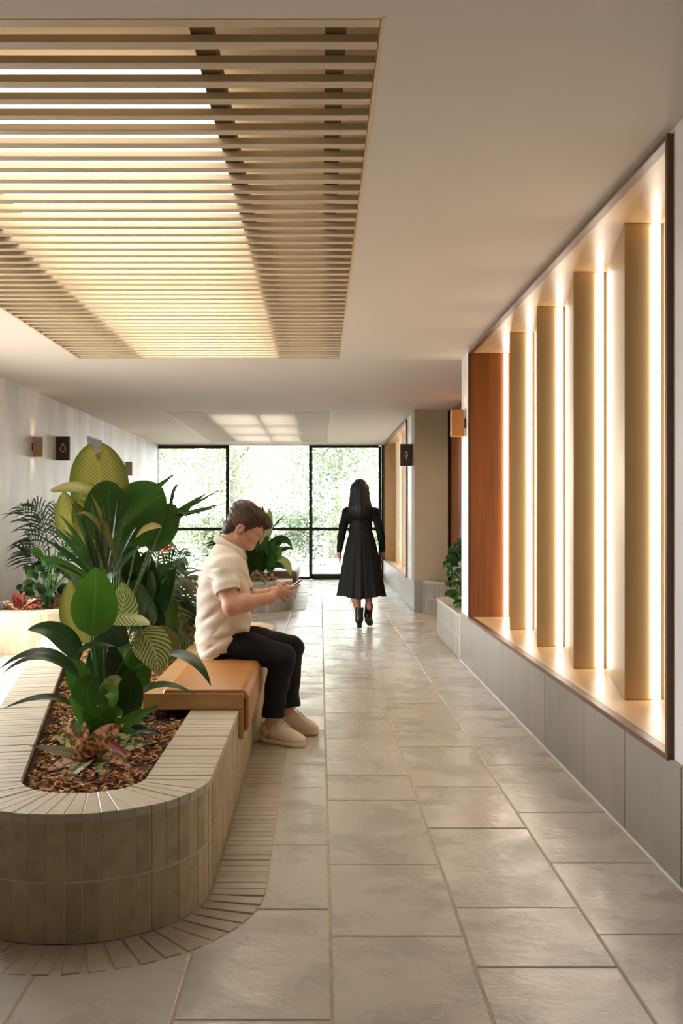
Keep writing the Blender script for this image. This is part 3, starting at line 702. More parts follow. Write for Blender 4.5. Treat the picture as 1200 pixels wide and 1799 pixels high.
# speckled pink plant in the front
D = 3.55
pl = Plant('aglaonema', 'low pink and cream mottled plant at the front tip of the near planter', Q(158, 1345, D), G1)
b0 = Q(158, 1338, D)
for (cx, cy, cd), (tx, ty, td), w_, n, m in [((128, 1290, D), (108, 1258, D), 26, (.5, -1, .4), l_pink), ((150, 1300, D), (148, 1266, D+.02), 20, (0, -1, .2), l_pink), ((180, 1290, D), (218, 1272, D-.02), 44, (-.2, -1, .3), l_pink),
        ((120, 1318, D), (50, 1310, D), 22, (0, -.6, 1), l_olive), ((130, 1330, D-.08), (78, 1356, D-.14), 30, (-.2, -.7, .8), l_pink), ((150, 1330, D-.12), (112, 1378, D-.2), 34, (-.2, -.7, .8), l_varie),
        ((190, 1320, D-.05), (232, 1348, D-.12), 30, (.2, -.7, .9), l_pink), ((200, 1300, D+.05), (266, 1306, D+.02), 50, (.1, -.8, .8), l_varie), ((180, 1330, D-.1), (186, 1380, D-.2), 30, (.1, -.7, .8), l_varie),
        ((140, 1300, D+.1), (88, 1290, D+.15), 34, (0, -.7, .8), l_varie), ((165, 1310, D-.03), (176, 1290, D-.08), 34, (0, -1, .3), l_pink), ((140, 1322, D-.06), (142, 1310, D-.12), 30, (-.1, -1, .5), l_pink),
        ((150, 1340, D+.1), (128, 1345, D+.2), 36, (0, -.5, 1), l_olive), ((172, 1335, D+.15), (205, 1330, D+.25), 40, (0, -.6, 1), l_varie)]:
    pl.leaf(b0, Q(cx, cy, cd), Q(tx, ty, td), w_*D/F*1.15, n, m, 'lance', fold=.25, droop=.1)
pl.leaf(Q(190, 1300, D-.05), Q(212, 1318, D-.06), Q(225, 1332, D-.1), .028, (0, -.7, .8), M('magenta_leaf', srgb(150, 60, 60), .4), 'lance')
# fresh green strap leaved plant behind it
D = 3.86
pl = Plant('bird_nest_fern', 'fresh green fern with wavy strap leaves behind the mottled plant', Q(182, 1302, D), G1); b0 = Q(182, 1300, D)
for c, t, w_, n, m in [((140, 1262, D), (121, 1220, D), 22, (.4, -1, .3), l_bright), ((158, 1270, D), (145, 1247, D-.03), 30, (.2, -1, .3), l_bright), ((205, 1235, D), (213, 1262, D-.08), 44, (0, -1, .1), l_bright),
        ((230, 1262, D), (279, 1240, D), 26, (0, -.8, .7), l_bright), ((235, 1275, D), (285, 1290, D), 26, (0, -.6, .9), l_dark), ((150, 1275, D+.1), (118, 1270, D+.15), 26, (0, -.8, .6), l_green),
        ((190, 1240, D+.05), (182, 1206, D+.05), 30, (.2, -1, .1), l_bright), ((176, 1258, D-.06), (172, 1240, D-.12), 34, (0, -1, .2), l_green), ((215, 1280, D-.04), (250, 1300, D-.1), 30, (0, -.7, .9), l_green), ((210, 1268, D+.1), (262, 1262, D+.15), 30, (0, -.8, .8), l_dark)]:
    pl.leaf(b0, Q(*c), Q(*t), w_*D/F*1.2, n, m, 'blade', fold=.3, ripple=.05)
# peace lily / calathea in the middle
D = 4.1
pl = Plant('calathea', 'broad leaved plant with an upright green leaf and striped pale leaves', Q(178, 1284, D), G1); b0 = Q(178, 1282, D)
def lf(pl, a, c, t, wpx, n, m, shape='ovate', st=True, sr=.0045, **k):
    a, c, t = Q(*a), Q(*c), Q(*t); w_ = wpx*(a.y+t.y)/2/F
    return pl.leaf(a, c, t, w_, n, m, shape, stem=[pl.base] if st else None, sr=sr, **k)
lf(pl, (161, 1118, D-.05), (170, 1050, D-.05), (168, 996, D-.02), 82, (.1, -1, .1), l_bright, fold=.08)
lf(pl, (158, 1130, D+.08), (120, 1080, D+.08), (124, 1018, D+.08), 54, (.2, -1, .1), l_gold)
lf(pl, (196, 1098, D+.1), (226, 1075, D+.1), (214, 1022, D+.12), 62, (-.1, -1, .1), l_calathea)
lf(pl, (187, 1082, D+.05), (228, 1078, D), (264, 1098, D-.1), 46, (.15, -.55, .9), l_calathea, fold=-.25)
lf(pl, (190, 1085, D+.06), (200, 1115, D+.02), (228, 1128, D-.02), 60, (-.3, -1, .1), l_dark)
lf(pl, (246, 1108, D), (282, 1140, D-.06), (276, 1186, D-.1), 66, (.05, -1, .25), l_calathea)
lf(pl, (140, 1160, D), (108, 1092, D), (48, 1107, D-.05), 42, (.1, -.8, .6), l_dark)
lf(pl, (140, 1188, D), (80, 1110, D), (-2, 1176, D-.1), 26, (0, -.6, .9), l_dark, 'lance')
lf(pl, (145, 1196, D-.03), (75, 1120, D-.05), (4, 1184, D-.15), 20, (0, -.6, .9), l_dark, 'lance')
lf(pl, (130, 1242, D-.05), (92, 1205, D-.1), (4, 1246, D-.2), 18, (0, -.7, .9), l_dark, 'lance')
lf(pl, (228, 1240, D-.03), (270, 1176, D-.05), (346, 1222, D-.12), 20, (0, -.6, .9), l_green, 'lance')
lf(pl, (290, 1148, D+.1), (345, 1142, D+.06), (371, 1206, D-.02), 26, (0, -.6, .9), l_dark, 'lance', st=False); pl.stem([pl.base, Q(235, 1175, D), Q(290, 1148, D+.1)], .005)
lf(pl, (133, 1150, D-.1), (160, 1125, D-.1), (202, 1136, D-.12), 24, (0, -.5, 1), l_dark, 'lance')
lf(pl, (168, 1262, D-.1), (135, 1205, D-.12), (176, 1188, D-.15), 56, (.2, -1, .1), l_green)
lf(pl, (190, 1250, D-.1), (190, 1195, D-.12), (214, 1192, D-.15), 40, (-.2, -1, .3), l_calathea)
lf(pl, (216, 1262, D-.03), (240, 1215, D-.05), (222, 1170, D-.05), 50, (-.1, -1, .2), l_dark)
lf(pl, (196, 1228, D+.05), (206, 1180, D+.05), (196, 1130, D+.05), 46, (.1, -1, .1), l_dark)
lf(pl, (150, 1230, D+.12), (140, 1180, D+.12), (120, 1150, D+.1), 46, (.2, -1, .2), l_green)
lf(pl, (230, 1225, D+.15), (250, 1170, D+.15), (248, 1130, D+.1), 50, (-.1, -1, .1), l_green)
lf(pl, (175, 1215, D+.15), (172, 1160, D+.18), (176, 1112, D+.18), 44, (0, -1, .1), l_dark)
lf(pl, (210, 1190, D+.2), (222, 1150, D+.2), (212, 1110, D+.2), 40, (0, -1, .1), l_green)
for dx, ty in ((-14, 1130), (30, 1120), (44, 1140)): pl.stem([pl.base+Vector((dx*.0006, .03, 0)), Q(178+dx, ty, D+.1)], .005)
lf(pl, (170, 1240, D-.14), (205, 1180, D-.2), (196, 1262, D-.26), 30, (.1, -1, .5), l_bright, 'lance', fold=.3)
# tall giant leaved plant
D = 5.5
pl = Plant('giant_leaf_plant', 'tallest plant, with huge paddle leaves rising above the near planter', Q(205, 1186, D), G1)
lf(pl, (178, 925, D), (176, 840, D), (170, 778, D-.06), 104, (.02, -1, .06), l_gold, 'paddle', sr=.011, fold=.1, notch=.12, nu=10, nv=18)
lf(pl, (163, 950, D-.1), (118, 925, D-.1), (112, 862, D-.12), 66, (.25, -1, .15), l_gold, sr=.009)
lf(pl, (196, 905, D-.05), (160, 820, D-.08), (88, 862, D-.22), 50, (-.1, -.55, .85), l_gold, 'paddle', sr=.009, fold=-.1, droop=.3)
lf(pl, (190, 960, D-.02), (160, 915, D-.04), (128, 880, D-.1), 74, (.2, -1, .3), l_gold, sr=.009)
lf(pl, (214, 960, D-.05), (178, 900, D-.08), (196, 846, D-.12), 88, (.2, -1, .15), l_green, 'paddle', sr=.009)
lf(pl, (212, 955, D), (238, 890, D), (290, 868, D-.05), 108, (0, -1, .12), l_green, 'paddle', sr=.010, fold=.05, nu=8)
lf(pl, (206, 935, D-.12), (240, 880, D-.15), (308, 832, D-.2), 22, (.3, -1, .4), l_green, 'lance', sr=.008)
lf(pl, (240, 960, D+.05), (246, 900, D+.05), (232, 858, D+.05), 92, (-.1, -1, .05), l_green, 'paddle', sr=.009)
lf(pl, (262, 965, D), (296, 925, D), (303, 885, D-.03), 54, (-.2, -1, .1), l_green, 'paddle', sr=.008)
lf(pl, (274, 955, D-.03), (300, 905, D-.05), (365, 866, D-.1), 22, (0, -1, .4), l_green, 'lance', sr=.006)
for c, t in (((330, 893), (392, 857)), ((340, 900), (394, 884)), ((330, 905), (384, 890)), ((322, 890), (331, 912)), ((335, 893), (353, 905)), ((300, 850), (318, 850))):
    lf(pl, (300, 906, D-.06), (c[0], c[1], D-.08), (t[0], t[1], D-.12), 7, (0, -1, .4), l_palm, 'lance', st=False)
lf(pl, (284, 926, D-.1), (258, 918, D-.1), (238, 946, D-.15), 15, (0, -1, .6), leaf_material('yellowed_leaf', (176, 160, 70), (206, 190, 110), 9, 1, .4), 'lance', sr=.005)
for x, y, wd, dd in ((206, 1010, 60, .1), (180, 1030, 70, .15), (236, 1020, 70, .12), (222, 985, 60, .2), (262, 1010, 50, .15), (150, 1040, 50, .2), (245, 1060, 80, .1), (200, 1070, 70, .1), (170, 1100, 60, .15), (276, 1040, 50, .2)):
    lf(pl, (x, y+48, D+dd), (x+random.uniform(-12, 12), y, D+dd), (x+random.uniform(-26, 26), y-44, D+dd-.08), wd, (random.uniform(-.4, .4), -1, random.uniform(.0, .5)), random.choice([l_dark, l_dark, l_green]), sr=.006)
# fan of blades (young palm) in front of the giant leaves
D = 5.15
pl = Plant('fan_palm', 'spiky dark palm whose narrow blades fan out below the giant leaves', Q(170, 1192, D), G1); 
rs = random.Random(8)
for (sx, sy), (ex, ey), w_ in [((172, 1010), (104, 903), 9), ((165, 1012), (93, 925), 9), ((172, 1005), (124, 880), 9), ((176, 1005), (140, 895), 9), ((178, 1000), (160, 880), 8), ((185, 1000), (182, 885), 10), ((188, 1005), (206, 880), 9),
        ((190, 1010), (165, 915), 10), ((192, 1008), (224, 900), 9), ((165, 1020), (52, 975), 11), ((160, 1030), (80, 990), 9), ((165, 1015), (70, 945), 8), ((170, 1010), (110, 930), 9), ((196, 1012), (240, 925), 9), ((196, 1018), (250, 960), 9), ((180, 1005), (196, 935), 9), ((170, 1012), (150, 930), 9)]:
    a = Q(sx, sy, D); t = Q(ex, ey, D-rs.uniform(0, .25)); c = a.lerp(t, .55)+Vector((0, 0, .05))
    pl.leaf(a, c, t, w_*D/F*1.25, (rs.uniform(-.3, .3), -1, .3), rs.choice([l_palm, l_dark, l_green]), 'lance', fold=.35, nu=4, nv=10)
for k in range(9): pl.stem([pl.base+Vector((rs.uniform(-.03, .03), rs.uniform(-.03, .03), 0)), Q(166+k*4, 1015, D)], .004, m_stemd)
pl.leaf(Q(196, 960, D-.1), Q(160, 885, D-.15), Q(134, 905, D-.2), .03, (0, -1, .5), l_olive, 'lance'); pl.leaf(Q(205, 990, D-.1), Q(190, 925, D-.15), Q(160, 868, D-.2), .035, (0, -1, .5), l_olive, 'lance')
# feathery palm leaning towards the man
for nm, lab, base, D, fr in [
    ('feather_palm', 'feathery palm arching right behind the seated man', (268, 1160), 6.0,
     [((262, 1040), (300, 970), (350, 1030), .2), ((262, 1050), (320, 1000), (352, 1075), .2), ((258, 1060), (300, 1030), (330, 1120), .18), ((255, 1040), (250, 960), (290, 950), .18), ((265, 1060), (310, 1060), (340, 1130), .17), ((250, 1070), (215, 1010), (185, 1040), .16), ((265, 1030), (285, 985), (325, 985), .18), ((262, 1080), (300, 1080), (305, 1140), .15), ((258, 1050), (270, 1000), (300, 1010), .2), ((255, 1080), (285, 1050), (320, 1060), .2)]),
    ('reed_palm', 'smaller drooping palm low behind the oak ledge of the bench', (282, 1150), 6.6,
     [((285, 1090), (320, 1055), (345, 1110), .2), ((280, 1095), (300, 1040), (330, 1075), .2), ((275, 1090), (262, 1040), (235, 1050), .18), ((288, 1110), (320, 1090), (340, 1140), .16), ((280, 1100), (290, 1060), (315, 1095), .18), ((278, 1105), (260, 1080), (240, 1110), .15)])]:
    pl = Plant(nm, lab, Q(base[0], H and (903+.93*F/D), D), G1); k = 0
    for a, c, t, ll in fr:
        k += 1; A = Q(a[0], a[1], D); dd = ((k*37) % 7-3)*.06
        pl.frond(pl.base, Q(a[0], a[1]-60, D+dd), Q(t[0], t[1]-6, D+dd*1.6-.1), 16, ll, .017, [l_palm, l_olive, l_palmd, l_palm][k % 4], .35, side=(.1, -1, .35), droop=.55, r=.005, seed=k)
        if k % 2: pl.leaf(Q(a[0], a[1]+20, D+dd), Q(c[0], c[1]+30, D+dd), Q(t[0], t[1], D+dd-.1), .05, (0, -.8, .6), [l_olive, l_green, l_dark][k % 3], 'lance')
# undergrowth
pl = Plant('cordyline', 'dark leafy undergrowth between the palms of the near planter', Q(225, 1176, 5.75), G1)
for k in range(34):
    x = rs.uniform(150, 320); y = rs.uniform(1000, 1120); d = rs.uniform(5.5, 6.5); a = Q(x, y+rs.uniform(30, 60), d); t = Q(x+rs.uniform(-40, 40), y-rs.uniform(0, 30), d-.1)
    pl.leaf(a, a.lerp(t, .5)+Vector((0, -.03, .06)), t, rs.uniform(.05, .12), (rs.uniform(-.6, .6), -1, rs.uniform(0, .8)), rs.choice([l_dark, l_green, l_dark, l_olive]), rs.choice(['ovate', 'lance']), stem=[pl.base+Vector((rs.uniform(-.1, .1), rs.uniform(-.1, .1), 0))], sr=.004)
# bird of paradise flower
pl = Plant('heliconia', 'orange bracted flower pointing right beside the giant leaves', Q(262, 903+.93*F/5.7, 5.7), G1); D = 5.7
pl.stem([pl.base, Q(272, 1020, D), Q(280, 968, D)], .007)
for c, t, w_ in (((286, 950), (281, 925), 12), ((295, 962), (309, 957), 6), ((290, 968), (300, 968), 5), ((283, 940), (286, 915), 8), ((288, 962), (300, 952), 5)): pl.leaf(Q(279, 970, D), Q(c[0], c[1], D-.03), Q(t[0], t[1], D-.05), w_*D/F, (0, -1, .3), l_flower, 'lance', fold=.4)
for c, t in (((285, 1010), (304, 1000)), ((262, 1000), (250, 980)), ((290, 990), (315, 985))): pl.leaf(Q(272, 1025, D), Q(c[0], c[1], D), Q(t[0], t[1], D), .05, (0, -1, .4), l_green, 'lance')
# low ferns on the right of the bed
pl = Plant('low_fern', 'low thin bladed grass tuft beside the back of the bench', Q(300, 903+.93*F/6.2, 6.2), G1)
for k in range(26):
    a = pl.base+Vector((rs.uniform(-.05, .05), rs.uniform(-.05, .05), 0)); d = Vector((rs.uniform(-.22, .22), rs.uniform(-.15, .1), rs.uniform(.12, .32)))
    pl.leaf(a, a+d*.8+Vector((0, 0, .06)), a+d*1.3-Vector((0, 0, .06)), .014, (0, -1, .5), rs.choice([l_palm, l_dark]), 'lance', nu=2, nv=8)

# ---- left planter plants -------------------------------------------------------------
G3 = 'plants in the left wall planter'; D = 9.5
pl = Plant('kentia_palm', 'slim dark palm against the limewashed wall', Q(92, 903+.93*F/D, D), G3)
for i, (c, t, ll) in enumerate([((84, 930), (40, 893), .3), ((90, 920), (62, 888), .3), ((98, 920), (104, 895), .25), ((86, 960), (52, 945), .28), ((82, 985), (36, 968), .26), ((102, 960), (118, 930), .28), ((100, 980), (130, 965), .25), ((88, 945), (72, 910), .28), ((95, 990), (70, 985), .22)]):
    pl.frond(pl.base, Q(c[0], c[1], D), Q(t[0], t[1], D-.1), 9, ll, .017, l_palmd, .55, side=(.2, -1, .3), droop=.45, r=.006, seed=i)
pl = Plant('philodendron', 'dark broad leaved plant under the slim palm by the wall', Q(80, 903+.93*F/9.3, 9.3), G3)
for k in range(30):
    x = rs.uniform(36, 125); y = rs.uniform(978, 1050); d = rs.uniform(9.1, 9.7); s_ = rs.choice([-1, 1]) if x > 60 else -1; a = Q(x, y, d); t = Q(x+s_*rs.uniform(12, 24), y+rs.uniform(-12, 8), d-.1)
    pl.leaf(a, a.lerp(t, .5)+Vector((0, -.03, .07)), t, rs.uniform(.08, .13), (rs.uniform(-.4, .4), -1, rs.uniform(.2, 1)), rs.choice([l_dark, l_dark, l_green]), 'heart', stem=[pl.base], sr=.005, nu=4, nv=8)
pl = Plant('red_aglaonema', 'low red leaved plant at the front of the left planter', Q(42, 903+.93*F/9.0, 9.0), G3)
for k in range(26):
    a = rs.uniform(-.3, PI+.3); L_ = rs.uniform(.11, .2); d = Vector((math.cos(a)*L_*1.05, rs.uniform(-.12, .1), abs(math.sin(a))*L_*.85+.02)); b_ = pl.base+Vector((rs.uniform(-.06, .06), 0, .02))
    pl.leaf(b_, b_+d*.6+Vector((0, 0, .04)), b_+d, rs.uniform(.05, .075), (rs.uniform(-.3, .3), -.8, .8), rs.choice([l_red, l_red, l_pink]), 'lance', nu=4, nv=8)
# ---- far planter plants -----------------------------------------------------------------
G2 = 'plants in the far planter'; D = 12.95
pl = Plant('peace_lily', 'glossy green leafy plant seen right of the seated man', Q(450, 903+.93*F/D, D), G2)
for a, c, t, w_, m in [((462, 960), (470, 920), (474, 893), 22, l_calathea), ((455, 955), (460, 915), (462, 888), 16, l_green), ((465, 985), (500, 925), (514, 965), 14, l_green), ((460, 975), (490, 935), (510, 950), 16, l_dark), ((470, 990), (496, 955), (516, 966), 10, l_dark),
        ((474, 985), (492, 965), (484, 960), 24, l_bright), ((476, 990), (505, 975), (511, 1012), 20, l_calathea), ((450, 990), (445, 950), (452, 930), 18, l_green), ((460, 1000), (462, 965), (470, 940), 20, l_green), ((468, 1000), (486, 985), (500, 1000), 14, l_dark),
        ((445, 1000), (436, 970), (440, 950), 22, l_dark), ((452, 1008), (450, 985), (444, 972), 26, l_dark), ((470, 1005), (480, 988), (478, 975), 18, l_green), ((440, 1010), (430, 990), (428, 970), 24, l_dark), ((462, 1005), (455, 980), (458, 965), 24, l_dark), ((466, 985), (472, 965), (486, 948), 20, l_green), ((425, 1010), (420, 985), (415, 965), 24, l_dark)]:
    lf(pl, (*a, D), (*c, D-.05), (*t, D-.15), w_, (rs.uniform(-.3, .3), -1, .5), m, 'ovate', sr=.006, nu=4, nv=8)
for t in ((505, 902), (500, 912)): lf(pl, (478, 930, D), (490, 912, D), (*t, D-.1), 3, (0, -1, .4), l_palm, 'lance', sr=.003, nu=2, nv=6)
pl = Plant('pink_aglaonema', 'small pinkish mottled plant low in the far planter', Q(463, 903+.93*F/12.75, 12.75), G2)
for k in range(22):
    a = rs.uniform(0, PI); L_ = rs.uniform(.08, .17); d = Vector((math.cos(a)*L_*1.2, rs.uniform(-.08, .04), abs(math.sin(a))*L_+.02)); b_ = pl.base+Vector((rs.uniform(-.05, .05), 0, .02))
    pl.leaf(b_, b_+d*.6+Vector((0, 0, .04)), b_+d, .06, (0, -.8, .8), l_pink, 'lance', nu=4, nv=6)
pl = Plant('strap_plant', 'thin dark leaf drooping over the front of the far planter', Q(436, 903+.93*F/12.8, 12.8), G2)
for c, t in (((450, 1006), (468, 1030)), ((430, 1005), (410, 1020)), ((440, 1000), (452, 1012)), ((425, 990), (405, 985))): pl.leaf(pl.base, Q(c[0], c[1]-12, 12.5), Q(t[0], t[1], 12.35), .05, (0, -.7, .8), l_dark, 'lance')
pl = Plant('far_palm', 'pale palm at the back of the far planter', Q(400, 903+.93*F/14.5, 14.5), G2); D = 14.5
for i, (c, t) in enumerate([((400, 960), (380, 950)), ((420, 950), (440, 940)), ((430, 970), (470, 960)), ((390, 970), (370, 990))]): pl.frond(pl.base, Q(c[0], c[1], D), Q(t[0], t[1], D), 12, .25, .03, l_palm, .4, r=.006, seed=i)
# ---- alcove plants -----------------------------------------------------------------------
pl = Plant('alcove_shrub', 'dark glossy shrub in the right alcove, half hidden by the wall end', (1.52, 9.3, .345), 'alcove plants')
for k in range(70):
    a = Vector((1.50+rs.uniform(-.22, .03), 9.3+rs.uniform(-.35, .35), .345+rs.uniform(.1, .62))); d = Vector((rs.uniform(-.14, .12), rs.uniform(-.12, .06), rs.uniform(-.06, .1)))
    pl.leaf(a, a+d*.6+Vector((0, 0, .05)), a+d, rs.uniform(.06, .11), (rs.uniform(-.6, .3), -1, rs.uniform(.2, 1)), rs.choice([l_dark, l_dark, l_green]), 'ovate', stem=[pl.base], sr=.004, nu=4, nv=8)
for c, t in (((1.50, 9.2, 1.05), (1.42, 9.1, 1.0)), ((1.52, 9.2, .98), (1.44, 9.1, .93)), ((1.54, 9.2, 1.1), (1.5, 9.1, 1.1))): pl.leaf(pl.base+Vector((0, 0, .45)), c, t, .02, (0, -1, .4), l_palm, 'lance')
pl = Plant('creeper', 'trailing leafy plant spilling over the low alcove planter', (1.47, 8.9, .345), 'alcove plants')
for k in range(14):
    a = Vector((1.47+rs.uniform(-.1, .05), 8.9+rs.uniform(-.2, .3), .36+rs.uniform(.02, .12))); d = Vector((rs.uniform(-.14, -.02), rs.uniform(-.1, .05), rs.uniform(-.03, .06)))
    pl.leaf(a, a+d*.6+Vector((0, 0, .05)), a+d, .07, (-.3, -.7, .8), rs.choice([l_dark, l_green]), 'ovate', stem=[pl.base], nu=4, nv=8)
# ---- bark mulch ----------------------------------------------------------------------------
m_chip = M('bark_chip', srgb(214, 164, 104), .8, col2=srgb(126, 80, 44), sc=38, cr=(.38, .62), detail=2)
def mulch(label, path, x0, x1, y0, y1, n, z, cw=.235, sz=.03, parent_loc=None):
    r = random.Random(3); mb = MB(); poly = [tuple(p) for p in path.off(-cw)]; k = 0
    while k < n:
        x, y = r.uniform(x0, x1), r.uniform(y0, y1)
        k += 1
        if not inside((x, y), poly): continue
        L_, W_, T_ = sz*r.uniform(.4, 1.3), sz*r.uniform(.2, .45), sz*r.uniform(.08, .2); R = Matrix.Rotation(r.uniform(0, 6.28), 3, 'Z') @ Matrix.Rotation(r.gauss(0, .35), 3, 'X') @ Matrix.Rotation(r.gauss(0, .3), 3, 'Y')
        c = Vector((x, y, z+r.uniform(.002, .02)+.018*mnoise.noise((x*5, y*5, 0))))
        v = [c+R @ Vector((sx*L_/2*(1-.25*(sy > 0)), sy*W_/2, sz_*T_/2)) for sx in (-1, 1) for sy in (-1, 1) for sz_ in (-1, 1)]
        mb.add(v, [(0, 1, 3, 2), (4, 6, 7, 5), (0, 4, 5, 1), (2, 3, 7, 6), (0, 2, 6, 4), (1, 5, 7, 3)])
    return tag(mb.obj('bark_mulch', m_chip), label, 'mulch', kind='stuff')
mulch('brown bark chips filling the near planter', pa, -2, -.55, 2.9, 7.7, 16000, .34)
mulch('bark chips in the left wall planter', pc, -3.1, -2.2, 8.7, 12, 2600, .34)
mulch('bark chips in the far planter', pb, -1.7, -.5, 12.5, 15.5, 2600, .34)
# ---- bodies: distance fields meshed with surface nets -----------------------------------------
class Field:
    def __init__(s, lo, hi, h):
        s.lo = np.array(lo, 'f'); s.h = h; s.n = np.ceil((np.array(hi)-s.lo)/h).astype(int)+1; s.F = np.full(s.n, .2, 'f')
    def _box(s, lo, hi):
        a = np.clip(np.floor((np.array(lo)-s.lo)/s.h).astype(int), 0, s.n); b = np.clip(np.ceil((np.array(hi)-s.lo)/s.h).astype(int)+1, 0, s.n)
        if (b <= a).any(): return None
        g = np.meshgrid(*[s.lo[i]+np.arange(a[i], b[i])*s.h for i in range(3)], indexing='ij')
        return tuple(slice(a[i], b[i]) for i in range(3)), np.stack(g, -1).astype('f')
    def put(s, lo, hi, fn, k=.02, op='u'):
        m = max(.03, k*1.5); r = s._box(np.array(lo)-m, np.array(hi)+m)
        if r is None: return s
        sl, X = r; d = fn(X); A = s.F[sl]
        if op == 'u': t = np.maximum(k-np.abs(A-d), 0)/k; s.F[sl] = np.minimum(A, d)-t*t*k*.25
        elif op == 's': t = np.maximum(k-np.abs(A+d), 0)/k; s.F[sl] = np.maximum(A, -d)+t*t*k*.25
        elif op == 'i': s.F[sl] = np.maximum(A, d)
        return s
    def cone(s, a, b, ra, rb, k=.02, op='u'):
        a, b = np.array(a, 'f'), np.array(b, 'f'); R = max(ra, rb)
        def fn(X):
            ba = b-a; t = np.clip(((X-a)@ba)/max(ba@ba, 1e-9), 0, 1); return np.linalg.norm(X-a-t[..., None]*ba, axis=-1)-(ra+(rb-ra)*t)
        return s.put(np.minimum(a, b)-R, np.maximum(a, b)+R, fn, k, op)
    def chain(s, pts, rs, k=.02):
        for i in range(len(pts)-1): s.cone(pts[i], pts[i+1], rs[i], rs[i+1], k)
        return s
    def ell(s, c, r, R=None, k=.02, op='u'):
        c = np.array(c, 'f'); r = np.array(r, 'f'); R = np.eye(3) if R is None else np.array(R); m = r.max()
        def fn(X):
            q = (X-c)@R; k0 = np.linalg.norm(q/r, axis=-1); k1 = np.linalg.norm(q/(r*r), axis=-1); return k0*(k0-1)/np.maximum(k1, 1e-6)
        return s.put(c-m, c+m, fn, k, op)
    def mesh(s, name, warp=None):
        Fv = s.F; n = s.n; sg = Fv < 0
        c8 = [(i, j, k) for i in (0, 1) for j in (0, 1) for k in (0, 1)]
        cnt = sum(sg[i:n[0]-1+i, j:n[1]-1+j, k:n[2]-1+k].astype('i1') for i, j, k in c8); act = (cnt > 0) & (cnt < 8)
        I = np.argwhere(act); idx = np.full(act.shape, -1, 'i4'); idx[act] = np.arange(len(I))
        acc = np.zeros((len(I), 3)); num = np.zeros(len(I))
        for a in range(3):
            for u in (0, 1):
                for v in (0, 1):
                    o0 = [0, 0, 0]; o0[(a+1) % 3] = u; o0[(a+2) % 3] = v; o1 = list(o0); o1[a] = 1
                    f0 = Fv[tuple((I+o0).T)]; f1 = Fv[tuple((I+o1).T)]; m = (f0 < 0) != (f1 < 0); t = np.where(m, f0/np.where(m, f0-f1, 1), 0)
                    p = np.array(o0)+t[:, None]*(np.array(o1)-np.array(o0)); acc += p*m[:, None]; num += m
        V = s.lo+(I+acc/num[:, None])*s.h
        faces = []
        for a in range(3):
            b, c = (a+1) % 3, (a+2) % 3; sl0 = [slice(None)]*3; sl1 = [slice(None)]*3; sl0[a] = slice(0, -1); sl1[a] = slice(1, None)
            d = sg[tuple(sl0)] != sg[tuple(sl1)]; E = np.argwhere(d); E = E[(E[:, b] > 0) & (E[:, c] > 0) & (E[:, b] < n[b]-1) & (E[:, c] < n[c]-1)]
            if not len(E): continue
            eb = np.eye(3, dtype=int)[b]; ec = np.eye(3, dtype=int)[c]
            q = np.stack([idx[tuple((E-o).T)] for o in (eb*0, eb, eb+ec, ec)], 1); fl = sg[tuple(E.T)]; q[~fl] = q[~fl][:, ::-1]; faces.append(q)
        q = np.concatenate(faces); q = q[(q >= 0).all(1)]
        if warp is not None: V = warp(V)
        me = bpy.data.meshes.new(name); me.vertices.add(len(V)); me.vertices.foreach_set('co', V.astype('f').ravel())
        me.loops.add(q.size); me.loops.foreach_set('vertex_index', q.ravel().astype('i4')); me.polygons.add(len(q)); me.polygons.foreach_set('loop_start', np.arange(0, q.size, 4, dtype='i4'))
        try: me.polygons.foreach_set('loop_total', np.full(len(q), 4, 'i4'))
        except Exception: pass
        me.polygons.foreach_set('use_smooth', np.ones(len(q), bool)); me.update(calc_edges=True); me.validate(); return me
def V3(p): return np.array([p[0], p[1], p[2]], 'f')
def Qn(x, y, D): return V3(P(x, y, D))
m_skin = M('skin', srgb(216, 168, 142), .5, amt=.06, sc=10, spec=.4); m_skin.node_tree.nodes['Principled BSDF'].inputs['Subsurface Weight'].default_value = .08
m_skin.node_tree.nodes['Principled BSDF'].inputs['Subsurface Radius'].default_value = (.01, .004, .002)
m_shirt = M('cream_pique_cotton', srgb(234, 225, 210), .85, amt=.06, sc=5, bump=.0008, bsc=420, spec=.2)
m_trouser = M('black_trouser_cloth', srgb(34, 33, 36), .8, amt=.3, sc=6, spec=.25)
m_hair = M('brown_hair', srgb(92, 64, 46), .5, col2=srgb(34, 24, 20), sc=40, stretch=(.3, 1.3, .3), bump=.004, bsc=60, bst=(.35, 1.6, .35), cr=(.35, .62), coords='pos')
m_brow = M('dark_brow_hair', srgb(44, 30, 24), .7); m_lip = M('lip', srgb(176, 104, 92), .45)
m_shoe = M('cream_leather', srgb(240, 224, 202), .5, amt=.05, sc=8); m_sole = M('sole_rubber', srgb(230, 208, 178), .6); m_lace = M('lace', srgb(236, 224, 204), .8)

# ---- the seated man -----------------------------------------------------------------------------
YM = 5.36
man = thing('person', 'man in a cream polo shirt and dark trousers sitting, looking down at his phone', 'person', (-.5, YM, 0), 'people')
def mobj(name, me, m, parent=None):
    o = ob(name, me, m, parent or man); 
    if parent is None: o.location = (.5, -YM, 0)
    else: o.location = (0, 0, 0)
    return o
aP = math.radians(27); fw = np.array([math.cos(aP), 0, -math.sin(aP)]); up = np.array([math.sin(aP), 0, math.cos(aP)]); sd = np.array([0, 1., 0])
O = Qn(424.5, 931, YM); RH = np.stack([fw, sd, up], 1)
def h(f, s_, u): return O+fw*f+sd*s_+up*u
B = Field((-.74, 5.0, -.0), (.02, 5.72, 1.36), .0042)
